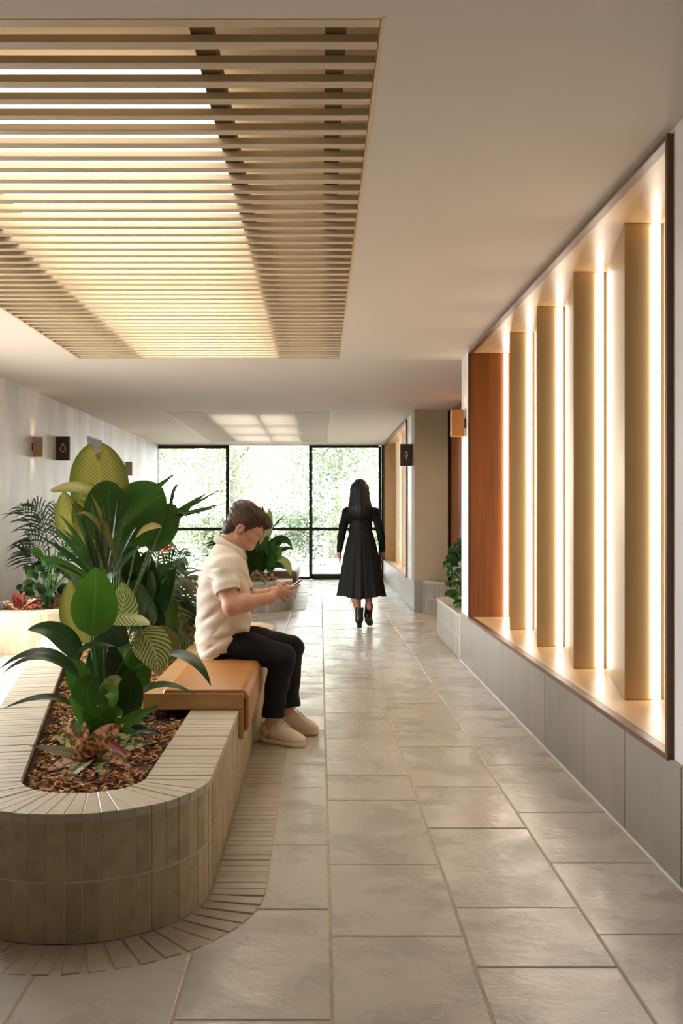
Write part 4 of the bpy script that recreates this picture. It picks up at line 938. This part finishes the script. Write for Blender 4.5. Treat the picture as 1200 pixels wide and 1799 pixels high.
# torso core (inside the shirt)
B.ell((-.545, YM, .61), (.10, .14, .11)); B.ell((-.55, YM, .80), (.115, .145, .20), k=.05); B.ell((-.545, YM, .95), (.105, .165, .11), k=.05)
shN, shF = Qn(392, 1000, 5.19), V3((-.50, 5.535, .975)); elN, elF = Qn(407, 1066, 5.10), V3((-.43, 5.60, .755)); wrN, wrF = Qn(477, 1050, 5.225), V3((-.262, 5.455, .825))
B.cone((-.53, YM, 1.0), shN+[.0, .03, .0], .055, .05, .03); B.cone((-.53, YM, 1.0), shF, .055, .05, .03)
for s_, e_, w__ in ((shN, elN, wrN), (shF, elF, wrF)):
    B.chain([s_, s_*.5+e_*.5+[-.004, 0, 0], e_], [.056, .052, .043], .03); B.ell(e_, (.043, .04, .043), k=.02)
    m_ = e_*.68+w__*.32+[0, 0, .006]; B.chain([e_, m_, w__], [.042, .045, .0275], .03)
# neck and head
B.chain([V3((-.505, YM, 1.02)), V3((-.478, YM, 1.12)), h(-.012, 0, -.015)], [.064, .055, .055], .03)
B.ell(h(.008, 0, .048), (.094, .073, .088), RH, .02); B.ell(h(.050, 0, -.012), (.058, .055, .072), RH, .03); B.ell(h(.082, 0, .045), (.026, .052, .045), RH, .03)
for g in (-1, 1):
    B.cone(h(.012, g*.052, -.035), h(.078, g*.022, -.067), .021, .017, .02)
    B.ell(h(.066, g*.036, -.008), (.028, .024, .022), RH, .02)           # cheek
    B.ell(h(.107, g*.033, .024), (.015, .018, .0115), RH, .010, 's')       # socket
    B.ell(h(.0935, g*.031, .0225), (.0125, .0135, .0105), RH, .006)       # lid over the eye
    B.ell(h(.1035, g*.028, .044), (.009, .022, .007), RH, .014)           # brow ridge
    B.ell(h(.1185, g*.0105, -.004), (.0095, .0065, .0065), RH, .005)      # nostril
B.cone(h(.102, 0, .036), h(.124, 0, .003), .0075, .0095, .014); B.ell(h(.1275, 0, .001), (.0085, .009, .0075), RH, .006)
B.ell(h(.088, 0, -.062), (.020, .024, .017), RH, .02)                     # chin
B.ell(h(.1035, 0, -.031), (.011, .021, .0055), RH, .006); B.ell(h(.100, 0, -.0435), (.0105, .018, .0062), RH, .007)
B.ell(h(.113, 0, -.0372), (.010, .02, .0016), RH, .003, 's')
for g in (-1, 1):                                                          # ears
    ce = h(-.006, g*.0775, .002)
    Re = RH @ np.array([[math.cos(.25), 0, math.sin(.25)], [0, 1, 0], [-math.sin(.25), 0, math.cos(.25)]])
    B.ell(ce+up*.004, (.0215, .0085, .035), Re, .006); B.ell(ce+sd*g*.007+up*.008+fw*.003, (.012, .007, .020), Re, .005, 's'); B.ell(ce+sd*g*.003+up*.002+fw*.009, (.005, .004, .006), Re, .004)
# legs: pelvis, thighs, calves
hipN, hipF = V3((-.55, 5.28, .567)), V3((-.55, 5.45, .567)); knN, knF = Qn(497, 1155, 5.22), Qn(512, 1138, 5.52); anN, anF = Qn(477, 1280, 5.31), Qn(507, 1255, 5.60)
anN[2] = .105; anF[2] = .105
for hp, kn, an in ((hipN, knN, anN), (hipF, knF, anF)): B.chain([hp, kn, kn*.6+an*.4+[-.01, 0, 0], an], [.065, .055, .05, .034], .03); B.cone(an, an-[.0, 0, .06], .034, .036)
# hands
def finger(pts, r0, r1): B.chain(pts, list(np.linspace(r0, r1, len(pts))), .006)
pd = np.array([math.cos(math.radians(35)), 0, math.sin(math.radians(35))]); pc_ = V3(Qn(511, 1031.5, 5.3))
yn, yf = 5.262, 5.338                                                      # near and far edge of the phone
ph = lambda l, y, n_: pc_*[1, 0, 1]+np.array([0, y, 0])+pd*l+np.array([-pd[2], 0, pd[0]])*n_
palmN = Qn(489, 1041, 5.24)
B.cone(wrN, palmN, .027, .024, .02); B.ell(palmN, (.036, .020, .03), None, .02)
kN = [Qn(493, 1031.5, 5.235), Qn(498, 1037, 5.230), Qn(499, 1042.5, 5.232), Qn(497, 1048, 5.238)]
for k_ in kN: B.cone(palmN, k_, .02, .0125, .012)
finger([kN[0], Qn(504, 1033.5, 5.238), Qn(515, 1031.5, 5.250), Qn(523, 1029, 5.262)], .0112, .0078)
finger([kN[1], Qn(509, 1041, 5.238), Qn(513, 1037.5, 5.262), ph(.012, yn+.02, -.014)], .0112, .0085)
finger([kN[2], Qn(508, 1047, 5.240), Qn(507, 1050, 5.262), ph(-.018, yn+.03, -.018)], .0108, .0085)
finger([kN[3], Qn(504, 1053, 5.245), Qn(500, 1056, 5.262), Qn(497, 1052, 5.285)], .0100, .0078)
finger([Qn(483, 1038, 5.255), Qn(488, 1029.5, 5.268), Qn(497, 1025.5, 5.276), ph(-.012, yn+.022, .0115)], .0145, .0085)
palmF = V3((-.205, 5.395, .842))
B.cone(wrF, palmF, .027, .023, .02); B.ell(palmF, (.036, .020, .028), None, .02)
kF = [palmF+[.030, .006, .014], palmF+[.036, .010, .0], palmF+[.034, .010, -.013], palmF+[.026, .006, -.026]]
for k_ in kF: B.cone(palmF, k_, .02, .012, .012)
finger([kF[0], ph(-.005, yf+.024, -.004), ph(.022, yf+.017, -.014), ph(.040, yf-.012, -.0165)], .0110, .0080)
finger([kF[1], ph(-.022, yf+.024, -.016), ph(-.002, yf+.008, -.022), ph(.012, yf-.018, -.0175)], .0110, .0085)
finger([kF[2], ph(-.04, yf+.020, -.028), ph(-.022, yf+.002, -.032), ph(-.010, yf-.02, -.020)], .0105, .008)
finger([kF[3], ph(-.058, yf+.014, -.036), ph(-.045, yf-.006, -.036), ph(-.036, yf-.022, -.026)], .0098, .0075)
finger([palmF+[-.008, -.012, .012], ph(-.058, yf-.004, .016), ph(-.034, yf-.016, .018), ph(-.008, yf-.022, .0115)], .0140, .0085)
body = mobj('body', B.mesh('body'), m_skin)
# phone
phn = MB(); v = []
t_ = bpy.data.objects.new('smartphone', None)
ph_t = thing('smartphone', 'slim smartphone held in both hands by the seated man', 'phone', tuple(ph(0, 5.3, 0)))
c0 = Vector(ph(0, 5.3, 0)); Rm = Matrix(((pd[0], 0, -pd[2]), (0, 1, 0), (pd[2], 0, pd[0]))); 
q = MB().box((-.073, -.0365, -.004), (.073, .0365, .0036), .003); q.v = [Rm @ p for p in q.v]; q.obj('case', M('phone_metal', srgb(40, 40, 46), .3, metal=.6), ph_t)
q = MB().box((-.070, -.0335, .0030), (.070, .0335, .0042)); q.v = [Rm @ p for p in q.v]; q.obj('screen', M('phone_screen', srgb(200, 206, 214), .15, emit=(.8, .85, 1), es=.5), ph_t)
# ring and bracelet
q = MB(); a_, b_ = Vector(Qn(503.5, 1033.3, 5.238)), Vector(Qn(515, 1031.5, 5.250)); d_ = (b_-a_).normalized(); u_ = d_.orthogonal().normalized(); w__ = d_.cross(u_)
q.tube([a_+d_*.008+(u_*math.cos(2*PI*k/16)+w__*math.sin(2*PI*k/16))*.0108 for k in range(17)], .0016, 5); mobj('ring', q.me('ring', True), M('gold', srgb(240, 214, 160), .25, metal=1))
# eyebrows, lashes, moustache, lips
for g in (-1, 1):
    q = MB(); q.tube([Vector(h(a_, g*b_, c_)) for a_, b_, c_ in ((.1165, .013, .046), (.1125, .027, .050), (.101, .043, .050), (.082, .0545, .043))], [.003, .0045, .0045, .0028], 6); mobj('eyebrow', q.me('eyebrow', True), m_brow)
    q = MB(); q.tube([Vector(h(a_, g*b_, c_)) for a_, b_, c_ in ((.1075, .021, .0175), (.1065, .032, .0155), (.0985, .043, .0185))], [.0016, .0026, .0026], 5); mobj('eyelashes', q.me('eyelashes', True), m_brow)
q = MB(); q.tube([Vector(h(.1125-.011*abs(i/4)**2, .0055*i, -.0255-.0009*abs(i))) for i in range(-4, 5)], [.0008, .0016, .0020, .0022, .0018, .0022, .0020, .0016, .0008], 6); mobj('moustache', q.me('moustache', True), m_brow)
Lp = Field(h(.1, 0, -.04)-.05, h(.1, 0, -.04)+.05, .0016); Lp.ell(h(.1048, 0, -.0312), (.0108, .0195, .0046), RH, .003); Lp.ell(h(.1012, 0, -.0432), (.0104, .0165, .0052), RH, .003); Lp.ell(h(.115, 0, -.0372), (.010, .03, .0018), RH, .003, 's'); mobj('lips', Lp.mesh('lips'), m_lip)
# hair
Hh = Field(O-[.2, .13, .12], O+[.22, .13, .24], .003)
Hh.ell(h(-.002, 0, .060), (.107, .086, .097), RH, .02); Hh.ell(h(.072, 0, .108), (.062, .058, .034), RH, .03); Hh.ell(h(.112, .0, .088), (.032, .05, .024), RH, .02); Hh.ell(h(-.062, 0, -.01), (.046, .062, .056), RH, .02); Hh.ell(h(-.03, 0, .11), (.075, .066, .05), RH, .03)
def cut(X):
    q = (X-O)@RH; f = q[..., 0]; u = q[..., 2]; s_ = np.abs(q[..., 1])
    line = np.interp(f, [-.2, -.035, -.022, .014, .022, .055, .075, .1, .13, .2], [-.105, -.10, .030, .034, .004, .034, .058, .062, .064, .064])
    line = np.where((s_ < .055) & (f > .03), line*.4+.062*.6, line)
    return (line-u)*.7
Hh.put(O-.3, O+.3, cut, .01, 'i')
def strands(X):
    q = (X-O)@RH; a = np.sin(q[..., 1]*210+q[..., 0]*30)*.0013+np.sin(q[..., 1]*120+q[..., 0]*50+1)*.0016+np.sin(q[..., 0]*70+q[..., 2]*160+2*np.sin(q[..., 0]*30))*.0014+np.sin(q[..., 0]*160+q[..., 2]*260)*.0008; return a
sl, X = Hh._box(O-.3, O+.3); Hh.F[sl] += strands(X).astype('f')
mobj('hair', Hh.mesh('hair'), m_hair)
# shirt
S = Field((-.76, 5.02, .43), (-.30, 5.70, 1.14), .0045)
zz = [.44, .466, .498, .562, .60, .641, .737, .833, .929, .992, 1.04, 1.075, 1.11, 1.135]
bx_ = [-.62, -.655, -.682, -.695, -.697, -.695, -.690, -.687, -.674, -.652, -.622, -.594, -.580, -.572]
fx_ = [-.52, -.50, -.47, -.425, -.400, -.386, -.388, -.391, -.399, -.410, -.424, -.446, -.462, -.474]
hw_ = [.17, .186, .194, .194, .181, .178, .172, .178, .186, .182, .150, .100, .072, .066]
def tor(X):
    z = X[..., 2]; a = np.interp(z, zz, bx_); b = np.interp(z, zz, fx_); w_ = np.interp(z, zz, hw_); cx = (a+b)/2; rx = (b-a)/2
    e = (np.abs((X[..., 0]-cx)/rx)**2.3+np.abs((X[..., 1]-YM)/w_)**2.3)**(1/2.3); return (e-1)*np.minimum(rx, w_)
S.put((-.74, 5.08, .44), (-.33, 5.64, 1.10), tor, .001)
for s_, e_ in ((shN, elN), (shF, elF)):
    g = -1 if s_ is shN else 1; cu = s_*.36+e_*.64+[-.002, 0, 0]; d = (e_-s_)/np.linalg.norm(e_-s_)
    Z = Field((-.76, 5.02, .43), (-.30, 5.70, 1.14), .0045)
    Z.cone(V3((-.545, YM+g*.07, 1.035)), s_+[.0, -g*.012, .0], .062, .064, .045); Z.cone(s_, cu+d*.03, .066, .070, .035)
    Z.cone(cu-d*.030, cu-d*.004, .0725, .0725, .004)
    Z.put((-.8, 5, .4), (-.2, 5.8, 1.2), lambda X: (X-cu)@d, .001, 'i'); Z.cone(cu-d*.03, cu+d*.1, .058, .060, .003, 's')
    A_, B_ = S.F, Z.F; t = np.maximum(.03-np.abs(A_-B_), 0)/.03; S.F = np.minimum(A_, B_)-t*t*.03*.25
# hem: rises toward the lap, side slit
def hem(X):
    x = X[..., 0]; z = X[..., 2]; line = np.interp(x, [-.72, -.66, -.60, -.545, -.54, -.50, -.47, -.40, -.36], [.470, .462, .461, .500, .515, .510, .545, .612, .625]); return (line-z)*.8
S.put((-.8, 5, .4), (-.2, 5.8, .7), hem, .001, 'i')
S.put((-.8, 5, 1.0), (-.2, 5.8, 1.2), lambda X: X[..., 2]-np.interp(X[..., 0], [-.6, -.56, -.44, -.40], [1.12, 1.118, 1.06, 1.06]), .001, 'i')
def folds(X):
    x, y, z = X[..., 0], X[..., 1], X[..., 2]; f = np.zeros(x.shape)
    for (ax, az, bx2, bz, amp, wd) in [(-.50, .80, -.66, .66, .009, .014), (-.47, .74, -.60, .59, .008, .013), (-.42, .62, -.60, .585, .010, .010), (-.52, .60, -.655, .50, .006, .014), (-.545, .93, -.60, .955, .008, .009), (-.56, .90, -.62, .925, .007, .008), (-.405, .90, -.43, .96, .006, .008), (-.40, .84, -.42, .93, .005, .008), (-.53, .985, -.60, .97, .005, .008), (-.44, .80, -.46, .66, .005, .012)]:
        dx, dz = bx2-ax, bz-az; t = np.clip(((x-ax)*dx+(z-az)*dz)/(dx*dx+dz*dz), 0, 1); d = np.hypot(x-ax-t*dx, z-az-t*dz); f += amp*np.exp(-(d/wd)**2)*np.sin(PI*np.clip(t*.9+.08, 0, 1))
    f += .0022*np.sin(x*38+z*55+y*20)+.0018*np.sin(z*80-x*30+y*33); return f
sl, X = S._box((-.8, 5, .4), (-.2, 5.8, 1.2)); S.F[sl] += folds(X).astype('f')
S.cone((-.49, YM, 1.07), (-.47, YM, 1.2), .056, .056, .002, 's')
shirt = mobj('polo_shirt', S.mesh('polo_shirt'), m_shirt)
# collar: a folded band around the neck
q = MB(); nseg = 28; v = []; nc_ = V3((-.502, YM, 1.136))
for k in range(nseg+1):
    a = math.radians(25)+(2*PI-math.radians(50))*k/nseg; rad = .0700; fr_ = abs(k/nseg*2-1)
    base = np.array(nc_)+np.array([math.cos(a)*rad*1.08, math.sin(a)*rad, 0])-np.array([0, 0, .042*(1+math.cos(a))]); out = np.array([math.cos(a), math.sin(a), 0])
    for o_, z_ in ((.000, -.012), (-.001, .018), (.003, .023), (.012, .012), (.020+.008*fr_**4, -.016-.022*fr_**6), (.017+.008*fr_**4, -.019-.022*fr_**6), (.008, .004)): v.append(base+out*o_+[0, 0, z_])
q.add(v, [(k*7+i, k*7+(i+1) % 7, (k+1)*7+(i+1) % 7, (k+1)*7+i) for k in range(nseg) for i in range(7)]+[tuple(range(7)), tuple(nseg*7+i for i in range(7))[::-1]])
mobj('collar', q.me('collar', True), m_shirt)
q = MB(); pts = [Vector((fx-.001+.004, YM, z)) for fx, z in ((-.447, 1.062), (-.425, 1.035), (-.412, .99), (-.402, .93))]
for dy in (-.014, .014): q.tube([p+Vector((0, dy, 0)) for p in pts], .0022, 5)
for z, fx in ((1.03, -.419), (.985, -.409), (.94, -.4015)): q.tube([(fx, YM, z), (fx+.004, YM, z)], .0052, 10)
mobj('placket', q.me('placket', True), m_shirt)
# trousers
T = Field((-.72, 5.10, .10), (-.03, 5.72, .72), .0045)
T.ell((-.575, YM, .565), (.105, .160, .088), k=.03)
for hp, kn, an in ((hipN, knN, anN), (hipF, knF, anF)):
    T.chain([hp+[0, 0, -.005], hp*.5+kn*.5+[0, 0, .004], kn], [.084, .083, .070], .03); T.chain([kn, kn*.62+an*.38+[-.006, 0, 0], an*.9+kn*.1, an+[.006, 0, .045]], [.069, .064, .060, .060], .02)
    c = an+[.006, 0, .045]; T.put(c-[.1, .1, .08], c+[.1, .1, -.0], lambda X, c=c: np.where(np.hypot(X[..., 0]-c[0], X[..., 1]-c[1]) < .12, (c[2]-.002-X[..., 2])*1.0, -1), .001, 'i')
    T.cone(c-[0, 0, .05], c+[0, 0, .03], .052, .05, .002, 's')
T.put((-.8, 5, .3), (-.3, 5.8, .5), lambda X: np.where(X[..., 0] < -.33, .4795-X[..., 2], -1), .001, 'i')
T.put((-.8, 5, .3), (0, 5.8, .75), lambda X: X[..., 2]-.66, .001, 'i')
sl, X = T._box((-.8, 5, .05), (0, 5.8, .75)); x, y, z = X[..., 0], X[..., 1], X[..., 2]
T.F[sl] += (.0016*np.sin(z*60+x*40+y*20)+.0014*np.sin(x*70-z*40)).astype('f')
mobj('trousers', T.mesh('trousers'), m_trouser)
# shoes
def shoe(an, toe, nm='shoe', parent=man, off=(.5, -YM, 0), boot=False):
    an = np.array([an[0], an[1], 0.]); d = np.array([toe[0]-an[0], toe[1]-an[1], 0.]); d /= np.linalg.norm(d); s2 = np.array([-d[1], d[0], 0]); R = np.stack([d, s2, [0, 0, 1]], 1)
    w = lambda f, s_, u: an+d*f+s2*s_+np.array([0, 0, u])
    U = Field(an-[.26, .26, .0], an+[.28, .28, .16], .004)
    U.ell(w(-.045, 0, .060), (.046, .039, .062), R, .02); U.ell(w(.045, 0, .052), (.11, .044, .045), R, .03); U.ell(w(.135, 0, .040), (.072, .047, .036), R, .03); U.cone(w(-.03, 0, .07), w(-.022, 0, .112), .040, .040, .02)
    U.cone(w(-.008, 0, .098), w(.09, 0, .062), .038, .030, .02)
    U.put(an-.3, an+.3, lambda X: .018-X[..., 2], .001, 'i'); U.cone(w(-.030, 0, .09), w(-.022, 0, .15), .034, .036, .003, 's')
    U.put(an-.3, an+.3, lambda X: X[..., 2]-.122-.014*np.sin(((X-an)@d)*20), .001, 'i')
    def pl(o): o.location = off; return o
    t = pl(ob(nm, U.mesh(nm), m_shoe, parent))
    K = Field(an-[.26, .26, .01], an+[.28, .28, .06], .004); pts = []
    K.ell(w(-.048, 0, .016), (.049, .041, .03), R, .01); K.ell(w(.04, 0, .016), (.12, .044, .03), R, .03); K.ell(w(.135, 0, .016), (.075, .048, .03), R, .03)
    K.put(an-.3, an+.3, lambda X: np.maximum(.001-X[..., 2], X[..., 2]-.026), .001, 'i'); so_ = ob('sole', K.mesh('sole'), m_sole, t)
    lc = MB()
    for k in range(5):
        f = .03+.019*k; u = .1395-.0118*k
        lc.tube([Vector(w(f, s_*.007, u-.00045*abs(s_)**2.2*1.0)) for s_ in range(-3, 4)], .0022, 5); lc.tube([Vector(w(f+(s_+3)*.0028, s_*.0062, u+.001-.00045*abs(s_)**2.2-(s_+3)*.0012)) for s_ in range(-3, 4)], .002, 5)
    lc.tube([Vector(w(.028, 0, .103)), Vector(w(.02, -.02, .116)), Vector(w(.035, -.034, .098))], .002, 5); lc.tube([Vector(w(.028, 0, .103)), Vector(w(.03, .02, .115)), Vector(w(.045, .032, .094))], .002, 5)
    ob('laces', lc.me('laces', True), m_lace, t); return t
shoe(anN+[.014, 0, 0], Qn(538, 1312, 5.19), parent=man); shoe(anF+[.008, 0, 0], Qn(548, 1282, 5.50), parent=man)

# ---- the walking woman --------------------------------------------------------------------------------
DW = 10.67
def W(x, y, dy=0): return Qn(x, y, DW)+np.array([0, dy, 0], 'f')
wom = thing('person', 'woman in black with long dark hair walking away towards the glass wall', 'person', (.44, DW, 0), 'people')
def wobj(name, me, m, parent=None):
    o = ob(name, me, m, parent or wom); o.location = (-.44, -DW, 0) if parent is None else (0, 0, 0); return o
m_wskin = M('tanned_skin', srgb(168, 112, 84), .5); m_blk = M('black_knit', srgb(16, 15, 16), .8, spec=.2); m_dress = M('black_dress_cloth', srgb(26, 24, 23), .75, amt=.2, sc=5, spec=.25); m_wh = M('long_black_hair', srgb(18, 16, 15), .6, bump=.004, bsc=60, bst=(1, .6, .06)); m_boot = M('black_leather', srgb(18, 18, 19), .32)
A = Field((.16, 10.3, .02), (.76, 11.05, 1.72), .0055)
hc = W(632, 863); A.ell(hc, (.074, .092, .11)); A.cone(hc-[0, 0, .06], W(632, 893), .052, .058, .03); A.ell(hc+[0, .05, -.05], (.05, .05, .05), k=.03)
A.ell(W(632, 908), (.14, .08, .09), k=.04); A.ell(W(633, 935), (.12, .085, .16), k=.05); A.ell(W(634, 962), (.155, .10, .10), k=.05)
aL = [W(610, 900), W(603, 924, -.02), W(599.5, 945, 0), W(596.5, 967, .03)]; aR = [W(658, 900), W(666, 924, -.01), W(670, 945, .01), W(672.5, 966, .04)]
for a_ in (aL, aR):
    A.cone(W(632, 901), a_[0], .05, .040, .03); A.chain(a_, [.040, .038, .035, .025], .02)
    g = -1 if a_ is aL else 1; wr = a_[3]; pm = wr+np.array([g*.002, .012, -.055]); A.cone(wr, pm, .022, .024, .02); A.ell(pm, (.017, .034, .034), None, .015)
    for j, (oy, L_) in enumerate(((.026, .062), (.010, .072), (-.006, .066), (-.020, .052))):
        b_ = pm+np.array([0, oy, -.026]); A.chain([b_, b_+[-g*.004, .004, -L_*.5], b_+[-g*.012, .012, -L_]], [.0095, .0085, .007], .005)
    b_ = pm+np.array([-g*.004, .026, .01]); A.chain([b_, b_+[-g*.006, .018, -.026], b_+[-g*.01, .022, -.05]], [.011, .0095, .008], .006)
lL = [W(626, 960), W(623, 1040, .0), W(625.5, 1052, -.02), W(630, 1080, -.03)]; lR = [W(642, 960), W(645, 1035, .06), W(648, 1045, .1), W(649, 1068, .02)]
A.chain(lL[:2], [.085, .06], .04); A.chain(lL[1:], [.055, .050, .034], .03); A.chain(lR[:2], [.085, .06], .04); A.chain(lR[1:], [.052, .048, .032], .03)
wobj('body', A.mesh('body'), m_wskin)
K = Field((.16, 10.4, .80), (.76, 11.0, 1.46), .0055)
K.ell(W(632, 906), (.168, .098, .11), k=.05); K.ell(W(633, 934), (.132, .095, .14), k=.05); K.cone(W(632, 902), W(632, 887), .075, .062, .03)
for a_ in (aL, aR): K.cone(W(632, 899), a_[0], .070, .054, .04); K.chain(a_, [.050, .048, .042, .033], .02)
wobj('knit_top', K.mesh('knit_top'), m_blk)
# dress: pleated loft
prof = [(913, 18.5, .108), (920, 19.5, .112), (932, 19.8, .115), (940, 22, .125), (955, 26, .15), (975, 30, .18), (1000, 34, .21), (1025, 38, .24), (1047, 41.5, .265)]
n1 = 120; v = []
for j in range(41):
    t = j/40; y = 913+(1047-913)*t; w_ = np.interp(y, [p[0] for p in prof], [p[1] for p in prof])*DW/F; dd = np.interp(y, [p[0] for p in prof], [p[2] for p in prof]); am = max(0, (y-936)/111)
    cxp = np.interp(y, [913, 1047], [634, 635.5])
    for i in range(n1):
        a = 2*PI*i/n1; fl = 1+am*(.055*math.sin(a*11+1.2*math.sin(a*3))+.03*math.sin(a*19+2))+(.012*math.sin(a*30) if 936 < y else 0)
        c = W(cxp, y+(2.2*math.sin(a*3+.4)*am if j > 36 else 0), .02*am); v.append(c+np.array([math.cos(a)*w_*fl, math.sin(a)*dd*fl, 0]))
f = [(j*n1+i, (j+1)*n1+i, (j+1)*n1+(i+1) % n1, j*n1+(i+1) % n1) for j in range(40) for i in range(n1)]
dr = wobj('dress', mesh('dress', v, f, True), m_dress); md = dr.modifiers.new('thick', 'SOLIDIFY'); md.thickness = .004
q = MB(); q.tube([Vector(W(615, 916, -.105)), Vector(W(612, 900, -.10)), Vector(W(612, 893, -.05)), Vector(W(613, 893, -.02))], .005, 6); q.tube([Vector(W(652, 915, -.105)), Vector(W(654, 900, -.10)), Vector(W(656, 893, -.05)), Vector(W(655, 893, -.02))], .005, 6); wobj('shoulder_straps', q.me('straps', True), m_dress)
q = MB(); q.tube([Vector(W(634, 914, -.118)), Vector(W(634, 919, -.121))], .006, 8); q.tube([Vector(W(634, 929, -.121)), Vector(W(634, 930, -.127))], .006, 8); wobj('back_buttons', q.me('buttons', True), m_blk)
Hw = Field((.22, 10.45, 1.22), (.66, 10.95, 1.72), .005)
Hw.ell(W(632, 861, .005), (.090, .105, .125), k=.03); Hw.cone(W(632, 862, -.02), W(632, 892, -.045), .102, .132, .05); Hw.ell(W(632, 897, -.05), (.118, .055, .06), k=.04)
Hw.put((.2, 10.4, 1.2), (.7, 11, 1.72), lambda X: np.maximum(np.abs(X[..., 0]-.438)-.20, X[..., 1]-(DW+.06)), .02, 'i')
sl, X = Hw._box((.2, 10.4, 1.2), (.7, 11, 1.72)); Hw.F[sl] += (.0025*np.sin(X[..., 0]*150)+.002*np.sin(X[..., 0]*83+X[..., 2]*9)).astype('f'); wobj('hair', Hw.mesh('hair'), m_wh)
def boot(an, pitch, yaw, lift):
    cp, sp_ = math.cos(pitch), math.sin(pitch); d = np.array([math.sin(yaw)*cp, math.cos(yaw)*cp, -sp_]); s2 = np.array([math.cos(yaw), -math.sin(yaw), 0]); u = np.cross(s2, d); R = np.stack([d, s2, u], 1); an = np.array(an)
    w = lambda f, s_, z: an+d*f+s2*s_+u*z
    U = Field(an-.24, an+.24, .0045); U.ell(w(-.02, 0, -.045), (.042, .036, .05), R, .02); U.ell(w(.06, 0, -.058), (.09, .040, .035), R, .03); U.ell(w(.12, 0, -.066), (.055, .040, .028), R, .02); U.cone(w(-.012, 0, -.03), w(-.010, 0, .085), .044, .047, .02)
    U.put(an-.24, an+.24, lambda X: -.088-((X-an)@u), .001, 'i'); U.put(an-.24, an+.24, lambda X: ((X-an)@u)-.088+.012*np.sin(((X-an)@d)*50), .001, 'i'); U.cone(w(-.01, 0, .07), w(-.01, 0, .14), .040, .042, .002, 's')
    o = wobj('boot', U.mesh('boot'), m_boot)
    hm = MB(); hm.box((-.052, -.026, -.128), (-.006, .026, -.082), .004); hm.box((-.052, -.030, -.094), (.16, .030, -.084), .003); hm.v = [Vector(an+R@np.array(p)) for p in hm.v]; wobj('heel', hm.me('heel'), m_boot, o)
boot(W(631, 1081.5, -.03), .0, -.02, 0); boot(W(648, 1077, .06), .50, .22, 0)
q = MB(); q.tube([Vector(aR[3]+[.026*math.cos(2*PI*k/14), .026*math.sin(2*PI*k/14), -.01]) for k in range(15)], .003, 5); wobj('bracelet', q.me('bracelet', True), m_boot)
